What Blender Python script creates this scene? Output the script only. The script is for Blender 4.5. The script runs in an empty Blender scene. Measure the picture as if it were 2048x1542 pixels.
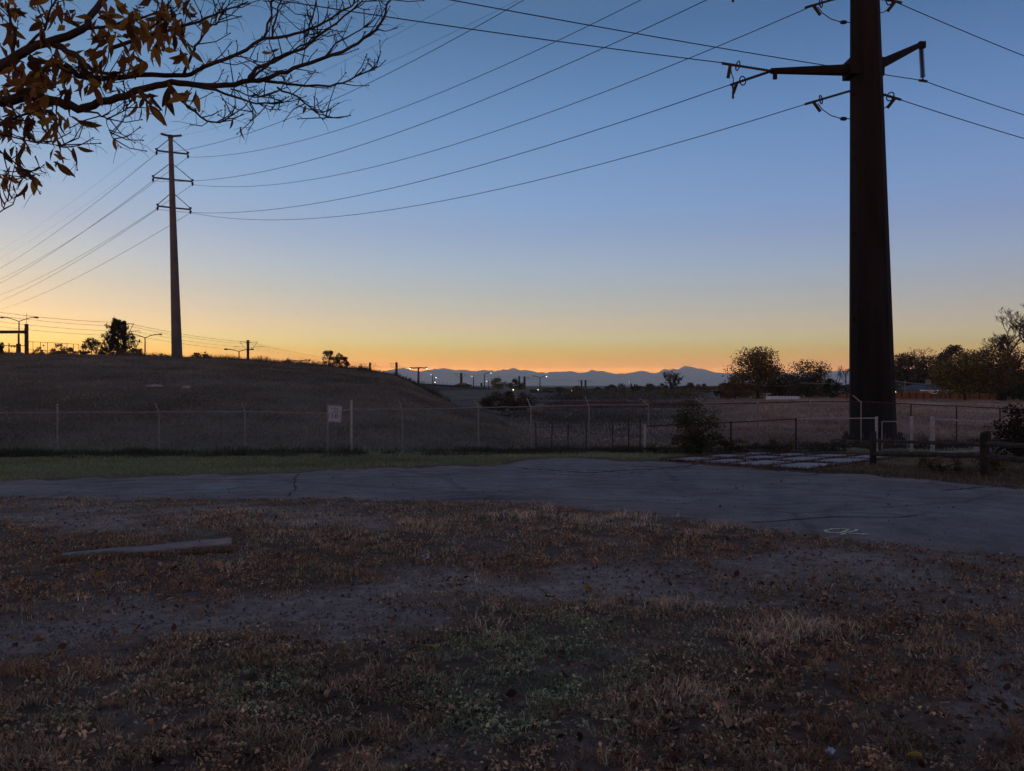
import bpy, math, random
import numpy as np
from mathutils import Vector, Matrix

rnd = random.Random(11)
rng = np.random.default_rng(11)
S = bpy.context.scene
COL = S.collection

# ------------------------------------------------------------------ camera, sky, sun, exposure
EYE = 1.6
FPX, CX, CY = 1600.0, 1024.0, 771.0          # focal length and centre in photo pixels
cam = bpy.data.cameras.new('camera')
cam_o = bpy.data.objects.new('camera', cam)
COL.objects.link(cam_o)
cam_o.location = (0, 0, EYE)
cam_o.rotation_euler = (math.pi / 2, 0, 0)
cam.sensor_width = 36.0
cam.lens = 36.0 * FPX / 2048.0
cam.clip_start = 0.05
cam.clip_end = 90000.0
S.camera = cam_o

SUN_AZ, SUN_EL = -38.0, 0.0
HAZE_DENSITY = 1.05e-4
world = bpy.data.worlds.new('World')
S.world = world
world.use_nodes = True
wn, wl = world.node_tree.nodes, world.node_tree.links
wn.clear()
w_out = wn.new('ShaderNodeOutputWorld')
w_bg = wn.new('ShaderNodeBackground')
sky = wn.new('ShaderNodeTexSky')
sky.sky_type = 'NISHITA'
sky.sun_disc = False
sky.sun_elevation = math.radians(SUN_EL)
sky.sun_rotation = math.radians(SUN_AZ)
sky.altitude = 1600
sky.air_density = 1.0
sky.dust_density = 3.0
sky.ozone_density = 1.0
# tone response of the phone picture (soft shoulder) and dusk colour by elevation plus ground fill from the zenith, same all round the sky
sep = wn.new('ShaderNodeSeparateColor')
wl.new(sky.outputs[0], sep.inputs[0])
comb = wn.new('ShaderNodeCombineColor')
for i in range(3):
    pw = wn.new('ShaderNodeMath')
    pw.operation = 'POWER'
    wl.new(sep.outputs[i], pw.inputs[0])
    pw.inputs[1].default_value = (0.47, 0.50, 0.26)[i]
    wl.new(pw.outputs[0], comb.inputs[i])
tc = wn.new('ShaderNodeTexCoord')
sx = wn.new('ShaderNodeSeparateXYZ')
wl.new(tc.outputs['Generated'], sx.inputs[0])
ramp = wn.new('ShaderNodeValToRGB')
wl.new(sx.outputs[2], ramp.inputs[0])
SKY_RAMP = [(0.02, (9.0, 4.8, 0.002)), (0.026, (4.3, 2.45, 0.006)), (0.034, (2.28, 1.5, 0.05)), (0.044, (1.36, 1.12, 0.28)), (0.056, (1.0, 0.98, 0.55)), (0.07, (0.84, 0.77, 0.61)), (0.09, (0.635, 0.635, 0.63)),
            (0.115, (0.495, 0.55, 0.65)), (0.143, (0.404, 0.51, 0.70)), (0.185, (0.309, 0.433, 0.69)), (0.226, (0.25, 0.415, 0.70)), (0.31, (0.172, 0.345, 0.595)), (0.41, (0.09, 0.228, 0.40)), (0.8, (0.225, 0.225, 0.26))]  # last knot, overhead out of view, raised and warmed to brighten the ground
while len(ramp.color_ramp.elements) < len(SKY_RAMP):
    ramp.color_ramp.elements.new(0.5)
for el, (p, c) in zip(ramp.color_ramp.elements, SKY_RAMP):
    el.position = p
    el.color = (*c, 1)
mulc = wn.new('ShaderNodeMix')
mulc.data_type = 'RGBA'
mulc.blend_type = 'MULTIPLY'
mulc.clamp_result = False
mulc.inputs[0].default_value = 1.0
wl.new(comb.outputs[0], mulc.inputs[6])
wl.new(ramp.outputs[0], mulc.inputs[7])
wl.new(mulc.outputs[2], w_bg.inputs[0])
w_bg.inputs[1].default_value = 1.0
wl.new(w_bg.outputs[0], w_out.inputs[0])

sun = bpy.data.lights.new('sun', 'SUN')
sun.energy = 0.05                                # the sun is already behind the range: only its afterglow
sun.angle = math.radians(14)
sun.color = (1.0, 0.62, 0.34)
sun_o = bpy.data.objects.new('sun', sun)
COL.objects.link(sun_o)
_a, _e = math.radians(SUN_AZ), math.radians(5.0)
sun_o.rotation_euler = Vector((math.sin(_a) * math.cos(_e), math.cos(_a) * math.cos(_e), math.sin(_e))).to_track_quat('Z', 'Y').to_euler()

S.view_settings.view_transform = 'Standard'
S.view_settings.look = 'None'
S.view_settings.exposure = 0.0
S.view_settings.gamma = 1.0
S.view_settings.use_curve_mapping = False
S.render.engine = 'CYCLES'
S.cycles.use_denoising = True
S.cycles.max_bounces = 5
S.cycles.diffuse_bounces = 4
S.cycles.transparent_max_bounces = 8
S.cycles.volume_bounces = 2
S.cycles.sample_clamp_indirect = 3.0

# ------------------------------------------------------------------ helpers
def lin(r, g, b):
    f = lambda v: (v / 255 / 12.92) if v <= 10 else (((v / 255) + 0.055) / 1.055) ** 2.4
    return (f(r), f(g), f(b))

def P(px, py, d):
    """Point at depth d seen at a photo pixel."""
    return Vector(((px - CX) / FPX * d, d, EYE + (CY - py) / FPX * d))

def ss(a, b, x):
    t = np.clip((x - a) / (b - a), 0, 1)
    return t * t * (3 - 2 * t)

def _hash(i, j, seed):
    n = (i.astype(np.int64) * 374761393 + j.astype(np.int64) * 668265263 + seed * 1442695041) & 0x7fffffff
    n = ((n ^ (n >> 13)) * 1274126177) & 0x7fffffff
    return ((n ^ (n >> 16)) & 0xffff) / 65535.0

def vnoise(x, y, scale, seed=0):
    x = np.asarray(x, float) / scale
    y = np.asarray(y, float) / scale
    i, j = np.floor(x), np.floor(y)
    fx, fy = x - i, y - j
    fx, fy = fx * fx * (3 - 2 * fx), fy * fy * (3 - 2 * fy)
    a, b = _hash(i, j, seed), _hash(i + 1, j, seed)
    c, d = _hash(i, j + 1, seed), _hash(i + 1, j + 1, seed)
    return (a * (1 - fx) + b * fx) * (1 - fy) + (c * (1 - fx) + d * fx) * fy

def fbm(x, y, scale, seed=0, octv=3):
    v, a, t = 0, 1.0, 0
    for k in range(octv):
        v = v + a * vnoise(x, y, scale / 2 ** k, seed + 17 * k)
        t += a
        a *= 0.5
    return v / t

# ---- terrain: lot in front, shallow slope, rail embankment on the left, open field on the right
H_PX = [-900, 0, 200, 340, 440, 550, 650, 700, 740, 790, 820, 850, 880, 920, 960, 1000, 1040]
H_PY = [704, 710, 711, 716, 719, 726, 734, 739, 743, 752, 765, 780, 795, 812, 827, 841, 859]
H_YC = [84, 84, 86, 87, 88, 88, 87, 86, 85, 82, 79, 75, 70, 64, 57, 50, 43]

ROAD_PX = [-900, 0, 200, 590, 850, 1024, 1150, 1300, 1450, 1600, 1750, 1900, 2048, 2700]
ROAD_N = [1004, 998, 997, 1000, 1003, 1005, 1018, 1033, 1047, 1072, 1090, 1105, 1118, 1190]
ROAD_FX = [-900, 0, 300, 590, 700, 850, 985, 1040, 1150, 1280, 1400, 1560, 1650, 1750, 1850, 1960, 2048, 2700]
ROAD_F = [985, 963, 953, 946, 938, 933, 931, 920, 917, 922, 927, 941, 945, 951, 958, 970, 976, 1000]

def gpix(x, y):
    """Photo pixel of a point on the even lot surface."""
    y = np.maximum(y, 0.8)
    z = -0.043 * np.clip(y - 9, 0, 21)
    return CX + FPX * x / y, CY + FPX * (EYE - z) / y

def gz(x, y):
    x = np.asarray(x, float)
    y = np.asarray(y, float)
    lot = -0.043 * np.clip(y - 9, 0, 21)
    cen = np.interp(y, [30, 45, 120, 600, 30000], [-0.903, -1.05, -0.75, -0.45, -0.45])
    rgt = np.interp(y, [30, 37, 55, 70, 84, 130, 400, 30000], [-0.903, -0.78, -0.25, 0.1, -0.02, -0.1, -0.45, -0.45])
    px = CX + FPX * x / np.maximum(y, 1.0)
    wr = ss(1330, 1560, px)
    far = cen * (1 - wr) + rgt * wr
    far = far + (fbm(x, y, 9, 3) - 0.5) * 0.35 * ss(34, 50, y) * (1 - ss(150, 400, y))
    yc = np.interp(px, H_PX, H_YC)
    zc = EYE + (CY - np.interp(px, H_PX, H_PY)) / FPX * yc
    s = np.clip((y - 31.0) / (yc - 31.0), 0, 1)
    up = -0.93 + (zc + 0.93) * (1 - (1 - s) ** 1.4) + (fbm(x, y, 7, 5) - 0.5) * 0.5 * s * (1 - s) * 2
    back = zc - 0.004 * (y - yc) - np.maximum(zc - far, 0) * ss(300, 700, y)
    low = ss(1.6, 0.2, zc)                                   # the low nose falls back into the field
    back = back * (1 - low * ss(0, 40, y - yc)) + far * low * ss(0, 40, y - yc)
    hill = np.where(y <= yc, up, np.maximum(back, far - 0.3))
    wh = ss(1050, 985, px)
    z = np.where(y < 30, lot, np.where(y < 31, lot, far * (1 - wh) + hill * wh))
    gx, gy = gpix(x, y)
    rn, rf = np.interp(gx, ROAD_PX, ROAD_N), np.interp(gx, ROAD_FX, ROAD_F)
    near = ss(16, 13, y) * ss(-4, 1, y) * ss(2, 34, gy - rn)
    inside = ss(0, 7, rn - gy) * ss(0, 5, gy - rf) * (y > 3) * (y < 31)
    z = z - 0.035 * inside
    z = z + near * ((fbm(x, y, 1.3, 8) - 0.5) * 0.05 + (vnoise(x, y, 0.35, 9) - 0.5) * 0.018)
    return z

def gz1(x, y):
    return float(gz(np.array([x]), np.array([y]))[0])

def G(px, py):
    """Ground point seen at a photo pixel (only used for the near ground, y < 31 m)."""
    t = (py - CY) / FPX
    d = EYE / t
    if d > 9:
        d = (EYE - 0.387) / (t - 0.043)
    x = (px - CX) / FPX * d
    return Vector((x, d, gz1(x, d)))

# ---- mesh containers
class MB:
    def __init__(self):
        self.v, self.f = [], []

    def tube(self, pts, rad, n=6, cap=True):
        pts = [Vector(p) for p in pts]
        if not hasattr(rad, '__len__'):
            rad = [rad] * len(pts)
        t0 = (pts[1] - pts[0]).normalized()
        ref = Vector((0, 0, 1)) if abs(t0.z) < 0.9 else Vector((0, 1, 0))
        a = t0.cross(ref).normalized()
        base = len(self.v)
        for i, p in enumerate(pts):
            t = (pts[min(i + 1, len(pts) - 1)] - pts[max(i - 1, 0)]).normalized()
            a = (a - t * a.dot(t)).normalized()
            b = t.cross(a)
            for k in range(n):
                ang = 2 * math.pi * k / n
                self.v.append(p + (a * math.cos(ang) + b * math.sin(ang)) * rad[i])
        for i in range(len(pts) - 1):
            for k in range(n):
                k2 = (k + 1) % n
                self.f.append((base + i * n + k, base + i * n + k2, base + (i + 1) * n + k2, base + (i + 1) * n + k))
        if cap and n > 2:
            self.f.append(tuple(base + k for k in range(n))[::-1])
            e = base + (len(pts) - 1) * n
            self.f.append(tuple(e + k for k in range(n)))
        return self

    def box(self, c, size, rz=0.0, rot=None):
        m = rot if rot is not None else Matrix.Rotation(rz, 3, 'Z')
        c = Vector(c)
        b = len(self.v)
        for sx_ in (-1, 1):
            for sy_ in (-1, 1):
                for sz_ in (-1, 1):
                    self.v.append(c + m @ Vector((sx_ * size[0] / 2, sy_ * size[1] / 2, sz_ * size[2] / 2)))
        for q in ((0, 1, 3, 2), (4, 6, 7, 5), (0, 4, 5, 1), (2, 3, 7, 6), (0, 2, 6, 4), (1, 5, 7, 3)):
            self.f.append(tuple(b + i for i in q))
        return self

    def beam(self, p, q, w, h):
        """Rectangular bar from p to q."""
        p, q = Vector(p), Vector(q)
        d = q - p
        x = d.normalized()
        up = Vector((0, 0, 1)) if abs(x.z) < 0.95 else Vector((0, 1, 0))
        y = up.cross(x).normalized()
        z = x.cross(y)
        m = Matrix((x, y, z)).transposed()
        return self.box((p + q) / 2, (d.length, w, h), rot=m)

    def lathe(self, prof, p, axis=(0, 0, 1), n=10):
        """prof: list of (along, radius) along axis from p."""
        ax = Vector(axis).normalized()
        ref = Vector((0, 0, 1)) if abs(ax.z) < 0.9 else Vector((1, 0, 0))
        a = ax.cross(ref).normalized()
        b = ax.cross(a)
        p = Vector(p)
        base = len(self.v)
        for t, r in prof:
            for k in range(n):
                g = 2 * math.pi * k / n
                self.v.append(p + ax * t + (a * math.cos(g) + b * math.sin(g)) * r)
        for i in range(len(prof) - 1):
            for k in range(n):
                k2 = (k + 1) % n
                self.f.append((base + i * n + k, base + i * n + k2, base + (i + 1) * n + k2, base + (i + 1) * n + k))
        self.f.append(tuple(base + k for k in range(n))[::-1])
        e = base + (len(prof) - 1) * n
        self.f.append(tuple(e + k for k in range(n)))
        return self

    def ring(self, c, axis, R, r, n=16, m=6):
        ax = Vector(axis).normalized()
        ref = Vector((0, 0, 1)) if abs(ax.z) < 0.9 else Vector((1, 0, 0))
        a = ax.cross(ref).normalized()
        b = ax.cross(a)
        pts = [Vector(c) + (a * math.cos(2 * math.pi * k / n) + b * math.sin(2 * math.pi * k / n)) * R for k in range(n + 1)]
        return self.tube(pts, r, m, cap=False)

    def quad(self, *ps):
        b = len(self.v)
        self.v += [Vector(p) for p in ps]
        self.f.append(tuple(range(b, b + len(ps))))
        return self

    def build(self, name, mat, parent=None, smooth=False, origin=None):
        o = Vector(origin) if origin is not None else (Vector(parent['_o']) if parent is not None and '_o' in parent else Vector((0, 0, 0)))
        me = bpy.data.meshes.new(name)
        me.from_pydata([tuple(v - o) for v in self.v], [], self.f)
        me.update()
        if smooth:
            me.polygons.foreach_set('use_smooth', [True] * len(me.polygons))
        return link(name, me, mat, parent, o if parent is None else None)

def link(name, me, mat, parent=None, loc=None):
    ob = bpy.data.objects.new(name, me)
    COL.objects.link(ob)
    if mat is not None and not me.materials:
        me.materials.append(mat)
    if parent is not None:
        ob.parent = parent
        if '_o' in parent:
            ob['_o'] = parent['_o']
    elif loc is not None:
        loc = tuple(float(v) for v in loc)
        ob.location = loc
        ob['_o'] = loc
    return ob

def tag(o, label=None, cat=None, group=None, kind=None):
    if label:
        o['label'] = label
    if cat:
        o['category'] = cat
    if group:
        o['group'] = group
    if kind:
        o['kind'] = kind
    return o

def thing(name, label, cat, loc, group=None):
    o = bpy.data.objects.new(name, None)
    COL.objects.link(o)
    o.empty_display_size = 0.2
    o.location = loc
    o['_o'] = tuple(float(v) for v in loc)
    return tag(o, label, cat, group)

def np_mesh(name, V, faces, mat, col=None, parent=None, loc=None, smooth=False):
    """V (n,3); faces: list of (m,k) index arrays; col (n,3) vertex colours."""
    o = np.array(parent['_o']) if parent is not None and '_o' in parent else (np.array(loc) if loc is not None else np.zeros(3))
    V = np.asarray(V, float) - o
    me = bpy.data.meshes.new(name)
    me.vertices.add(len(V))
    me.vertices.foreach_set('co', V.astype(np.float32).ravel())
    nl = sum(f.size for f in faces)
    npol = sum(len(f) for f in faces)
    me.loops.add(nl)
    me.loops.foreach_set('vertex_index', np.concatenate([f.ravel() for f in faces]).astype(np.int32))
    me.polygons.add(npol)
    tot = np.concatenate([np.full(len(f), f.shape[1]) for f in faces]).astype(np.int32)
    st = np.concatenate([[0], np.cumsum(tot)[:-1]]).astype(np.int32)
    me.polygons.foreach_set('loop_start', st)
    me.polygons.foreach_set('loop_total', tot)
    if smooth:
        me.polygons.foreach_set('use_smooth', np.ones(npol, bool))
    me.update(calc_edges=True)
    if col is not None:
        at = me.color_attributes.new('Col', 'FLOAT_COLOR', 'POINT')
        c4 = np.ones((len(V), 4), np.float32)
        c4[:, :3] = col
        at.data.foreach_set('color', c4.ravel())
    return link(name, me, mat, parent, tuple(o) if parent is None else None)

def kites(pos, size, aspect, nrm, mat_dir=None, fold=0.25):
    """Folded four-point leaves. pos (n,3), size (n,), nrm (n,3) rough facing; returns V, F."""
    n = len(pos)
    nrm = nrm / np.linalg.norm(nrm, axis=1, keepdims=True)
    r = rng.normal(size=(n, 3)) if mat_dir is None else mat_dir
    a = r - nrm * (r * nrm).sum(1, keepdims=True)
    a /= np.linalg.norm(a, axis=1, keepdims=True) + 1e-9
    b = np.cross(nrm, a)
    s = size[:, None]
    V = np.stack([pos - a * s * 0.5, pos + b * s * 0.5 * aspect + nrm * s * fold * aspect, pos + a * s * 0.5,
                  pos - b * s * 0.5 * aspect + nrm * s * fold * aspect], 1).reshape(-1, 3)
    i = np.arange(n)[:, None] * 4
    F = np.concatenate([i + np.array([[0, 2, 1]]), i + np.array([[0, 3, 2]])], 0)
    return V, F

def blades(pos, h, w, lean, two=True):
    n = len(pos)
    ang = rng.uniform(0, 2 * math.pi, n)
    side = np.stack([np.cos(ang), np.sin(ang), np.zeros(n)], 1)
    la = rng.uniform(0, 2 * math.pi, n)
    ld = np.stack([np.cos(la), np.sin(la), np.zeros(n)], 1) * (lean * h)[:, None]
    up = np.array([0, 0, 1.0])[None]
    if two:
        m = pos + up * (h * 0.55)[:, None] + ld * 0.35
        t = pos + up * (h * (1 - 0.35 * lean))[:, None] + ld
        s = side * (w / 2)[:, None]
        V = np.stack([pos - s, pos + s, m + s * 0.75, m - s * 0.75, t], 1).reshape(-1, 3)
        i = np.arange(n)[:, None] * 5
        return V, [i + np.array([[0, 1, 2, 3]]), i + np.array([[3, 2, 4]])], 5
    t = pos + up * h[:, None] + ld
    s = side * (w / 2)[:, None]
    V = np.stack([pos - s, pos + s, t], 1).reshape(-1, 3)
    i = np.arange(n)[:, None] * 3
    return V, [i + np.array([[0, 1, 2]])], 3

# ------------------------------------------------------------------ materials
def mat(name, col, rough=0.85, col2=None, scale=3.0, bump=0.0, bscale=20.0, metal=0.0, detail=4.0, stretch=None, spec=0.3, coord='Object', lo=0.38, hi=0.62):
    m = bpy.data.materials.new(name)
    m.use_nodes = True
    n, l = m.node_tree.nodes, m.node_tree.links
    b = n['Principled BSDF']
    b.inputs['Roughness'].default_value = rough
    b.inputs['Metallic'].default_value = metal
    b.inputs['Specular IOR Level'].default_value = spec
    b.inputs['Base Color'].default_value = (*col, 1)
    t = n.new('ShaderNodeTexCoord')
    mp = n.new('ShaderNodeMapping')
    l.new(t.outputs[coord], mp.inputs[0])
    if stretch:
        mp.inputs['Scale'].default_value = stretch
    if col2 is not None:
        nz = n.new('ShaderNodeTexNoise')
        nz.inputs['Scale'].default_value = scale
        nz.inputs['Detail'].default_value = detail
        nz.inputs['Roughness'].default_value = 0.65
        l.new(mp.outputs[0], nz.inputs[0])
        r = n.new('ShaderNodeValToRGB')
        r.color_ramp.elements[0].position = lo
        r.color_ramp.elements[1].position = hi
        r.color_ramp.elements[0].color = (*col, 1)
        r.color_ramp.elements[1].color = (*col2, 1)
        l.new(nz.outputs[0], r.inputs[0])
        l.new(r.outputs[0], b.inputs['Base Color'])
    if bump > 0:
        nb = n.new('ShaderNodeTexNoise')
        nb.inputs['Scale'].default_value = bscale
        nb.inputs['Detail'].default_value = 5
        l.new(mp.outputs[0], nb.inputs[0])
        bp = n.new('ShaderNodeBump')
        bp.inputs['Strength'].default_value = bump
        bp.inputs['Distance'].default_value = 0.05
        l.new(nb.outputs[0], bp.inputs['Height'])
        l.new(bp.outputs[0], b.inputs['Normal'])
    return m

def leaf_mat(name, trans=0.35, rough=0.8):
    """Foliage: colour comes from the mesh's own leaf colours; some light passes through."""
    m = bpy.data.materials.new(name)
    m.use_nodes = True
    n, l = m.node_tree.nodes, m.node_tree.links
    n.clear()
    o = n.new('ShaderNodeOutputMaterial')
    at = n.new('ShaderNodeVertexColor')
    at.layer_name = 'Col'
    d = n.new('ShaderNodeBsdfDiffuse')
    tr = n.new('ShaderNodeBsdfTranslucent')
    mx = n.new('ShaderNodeMixShader')
    mx.inputs[0].default_value = trans
    l.new(at.outputs[0], d.inputs[0])
    l.new(at.outputs[0], tr.inputs[0])
    l.new(d.outputs[0], mx.inputs[1])
    l.new(tr.outputs[0], mx.inputs[2])
    l.new(mx.outputs[0], o.inputs[0])
    return m

def emit_mat(name, col, strength):
    m = bpy.data.materials.new(name)
    m.use_nodes = True
    n, l = m.node_tree.nodes, m.node_tree.links
    n.clear()
    o = n.new('ShaderNodeOutputMaterial')
    e = n.new('ShaderNodeEmission')
    e.inputs[0].default_value = (*col, 1)
    e.inputs[1].default_value = strength
    l.new(e.outputs[0], o.inputs[0])
    return m

M = {}
M['leaf'] = leaf_mat('foliage', 0.3)
M['grass'] = leaf_mat('grass_blades', 0.4)
M['autumn_leaf'] = leaf_mat('autumn_leaf', 0.62)
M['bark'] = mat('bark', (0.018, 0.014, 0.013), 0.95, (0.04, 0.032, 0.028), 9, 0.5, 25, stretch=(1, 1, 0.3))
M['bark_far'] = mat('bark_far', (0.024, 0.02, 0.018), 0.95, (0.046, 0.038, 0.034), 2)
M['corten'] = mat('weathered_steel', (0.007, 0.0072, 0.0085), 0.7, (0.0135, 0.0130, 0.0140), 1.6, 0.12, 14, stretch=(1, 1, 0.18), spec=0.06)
M['pole_dark'] = mat('dark_pole_paint', (0.03, 0.026, 0.026), 0.7, (0.05, 0.042, 0.04), 0.6, spec=0.2)
M['pole_grey'] = mat('grey_pole_steel', (0.058, 0.060, 0.066), 0.7, (0.090, 0.092, 0.098), 0.5, spec=0.2)
M['black'] = mat('black_rubber', (0.012, 0.012, 0.014), 0.6, spec=0.3)
M['wire'] = mat('conductor', (0.02, 0.02, 0.022), 0.7, spec=0.2)
M['galv'] = mat('galvanised_steel', (0.24, 0.24, 0.245), 0.6, (0.34, 0.338, 0.335), 14, metal=0.2)
M['galv_dull'] = mat('dull_steel', (0.17, 0.167, 0.165), 0.7, (0.25, 0.245, 0.24), 9, metal=0.2)
M['rust'] = mat('rusty_steel', (0.035, 0.024, 0.018), 0.85, (0.075, 0.045, 0.03), 12, metal=0.2)
M['mesh'] = mat('fence_fabric_wire', (0.10, 0.10, 0.10), 0.6, metal=0.4)
M['wood'] = mat('weathered_timber', (0.012, 0.010, 0.009), 0.95, (0.03, 0.025, 0.022), 7, 0.5, 18, stretch=(1, 1, 0.2))
M['wood_rail'] = mat('weathered_rail', (0.02, 0.016, 0.014), 0.95, (0.05, 0.042, 0.037), 5, 0.5, 16)
M['concrete'] = mat('concrete', (0.17, 0.16, 0.155), 0.9, (0.26, 0.245, 0.235), 2.5, 0.25, 40)
M['slab'] = mat('concrete_slab', (0.24, 0.218, 0.205), 0.92, (0.42, 0.385, 0.355), 1.3, 0.2, 45)
M['white'] = mat('white_paint', (0.62, 0.62, 0.62), 0.6, (0.72, 0.72, 0.72), 3)
M['sign_white'] = mat('sign_sheeting', (0.30, 0.36, 0.44), 0.6, (0.40, 0.46, 0.54), 8)
M['sign_black'] = mat('sign_ink', (0.01, 0.01, 0.012), 0.6)
M['spray'] = mat('pale_spray_paint', (0.88, 0.88, 0.52), 0.9, (0.55, 0.55, 0.34), 22)
M['crack'] = mat('road_crack', (0.018, 0.015, 0.014), 0.95, (0.03, 0.022, 0.018), 9)
M['iron'] = mat('cast_iron', (0.09, 0.09, 0.095), 0.5, (0.22, 0.22, 0.23), 16, 0.3, 30, metal=0.5)
M['stone'] = mat('pale_boulder', (0.20, 0.18, 0.16), 0.95, (0.32, 0.29, 0.26), 3, 0.6, 6)
M['roof'] = mat('grey_shingle', (0.075, 0.08, 0.09), 0.9, (0.12, 0.125, 0.135), 6)
M['roof2'] = mat('brown_shingle', (0.06, 0.05, 0.05), 0.9, (0.10, 0.085, 0.08), 6)
M['siding'] = mat('siding', (0.22, 0.17, 0.14), 0.85, (0.28, 0.22, 0.18), 4)
M['cedar'] = mat('cedar_boards', (0.19, 0.075, 0.035), 0.9, (0.30, 0.125, 0.06), 3, stretch=(3, 3, 0.4))
M['cedar_post'] = mat('cedar_post', (0.06, 0.03, 0.02), 0.9, (0.1, 0.05, 0.03), 5)
M['blue'] = mat('blue_plastic', (0.02, 0.11, 0.30), 0.5, (0.03, 0.14, 0.36), 5)
M['glass'] = mat('dark_glass', (0.03, 0.035, 0.04), 0.1, spec=0.6)
M['wall'] = mat('retaining_wall', (0.085, 0.085, 0.095), 0.95, (0.13, 0.13, 0.14), 0.15)
M['rail_dark'] = mat('guard_rail', (0.02, 0.02, 0.024), 0.8)
M['lamp_white'] = emit_mat('lamp_glow_white', (1.0, 0.93, 0.80), 3.2)
M['lamp_warm'] = emit_mat('lamp_glow_warm', (1.0, 0.72, 0.30), 3.2)
M['lamp_green'] = emit_mat('lamp_glow_green', (0.62, 1.0, 0.86), 2.2)
M['lamp_yellow'] = emit_mat('lamp_glow_yellow', (0.95, 0.95, 0.28), 2.2)
M['mountain'] = mat('mountain_rock', (0.20, 0.20, 0.20), 1.0, (0.26, 0.255, 0.25), 0.0012, spec=0.0)
M['path'] = mat('path_dirt', (0.15, 0.125, 0.11), 1.0, (0.21, 0.18, 0.155), 0.9, spec=0.0)

def road_mat():
    m = mat('asphalt', (0.14, 0.12, 0.112), 0.93, (0.235, 0.205, 0.188), 0.45, 0.35, 60, detail=6, spec=0.25, lo=0.3, hi=0.7)
    n, l = m.node_tree.nodes, m.node_tree.links
    b = n['Principled BSDF']
    src = b.inputs['Base Color'].links[0].from_socket
    t = [x for x in n if x.type == 'MAPPING'][0]
    g = n.new('ShaderNodeTexNoise')
    g.inputs['Scale'].default_value = 70
    g.inputs['Detail'].default_value = 3
    l.new(t.outputs[0], g.inputs[0])
    r = n.new('ShaderNodeValToRGB')
    r.color_ramp.elements[0].position = 0.32
    r.color_ramp.elements[0].color = (0.6, 0.6, 0.62, 1)
    r.color_ramp.elements[1].position = 0.7
    r.color_ramp.elements[1].color = (1.35, 1.35, 1.35, 1)
    l.new(g.outputs[0], r.inputs[0])
    mx = n.new('ShaderNodeMix')
    mx.data_type = 'RGBA'
    mx.blend_type = 'MULTIPLY'
    mx.inputs[0].default_value = 1
    l.new(src, mx.inputs[6])
    l.new(r.outputs[0], mx.inputs[7])
    cur = mx.outputs[2]
    # worn patches, dust towards the edges and a net of hairline cracks
    g2 = n.new('ShaderNodeTexNoise')
    g2.inputs['Scale'].default_value = 1.9
    g2.inputs['Detail'].default_value = 8
    g2.inputs['Roughness'].default_value = 0.75
    l.new(t.outputs[0], g2.inputs[0])
    r2 = n.new('ShaderNodeValToRGB')
    r2.color_ramp.elements[0].position = 0.36
    r2.color_ramp.elements[0].color = (0.66, 0.66, 0.68, 1)
    r2.color_ramp.elements[1].position = 0.64
    r2.color_ramp.elements[1].color = (1.28, 1.25, 1.2, 1)
    l.new(g2.outputs[0], r2.inputs[0])
    vo = n.new('ShaderNodeTexVoronoi')
    vo.feature = 'DISTANCE_TO_EDGE'
    vo.inputs['Scale'].default_value = 0.33
    wv = n.new('ShaderNodeMix')
    wv.data_type = 'VECTOR'
    wv.inputs[0].default_value = 0.3
    l.new(t.outputs[0], wv.inputs[4])
    l.new(g2.outputs[1], wv.inputs[5])
    l.new(wv.outputs[1], vo.inputs[0])
    r3 = n.new('ShaderNodeValToRGB')
    r3.color_ramp.elements[0].position = 0.004
    r3.color_ramp.elements[0].color = (0.72, 0.70, 0.69, 1)
    r3.color_ramp.elements[1].position = 0.016
    r3.color_ramp.elements[1].color = (1, 1, 1, 1)
    l.new(vo.outputs[0], r3.inputs[0])
    at = n.new('ShaderNodeVertexColor')
    at.layer_name = 'Col'
    for src2 in (r2.outputs[0], r3.outputs[0], at.outputs[0]):
        m2 = n.new('ShaderNodeMix')
        m2.data_type = 'RGBA'
        m2.blend_type = 'MULTIPLY'
        m2.inputs[0].default_value = 1
        l.new(cur, m2.inputs[6])
        l.new(src2, m2.inputs[7])
        cur = m2.outputs[2]
    l.new(cur, b.inputs['Base Color'])
    return m
M['road'] = road_mat()

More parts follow.
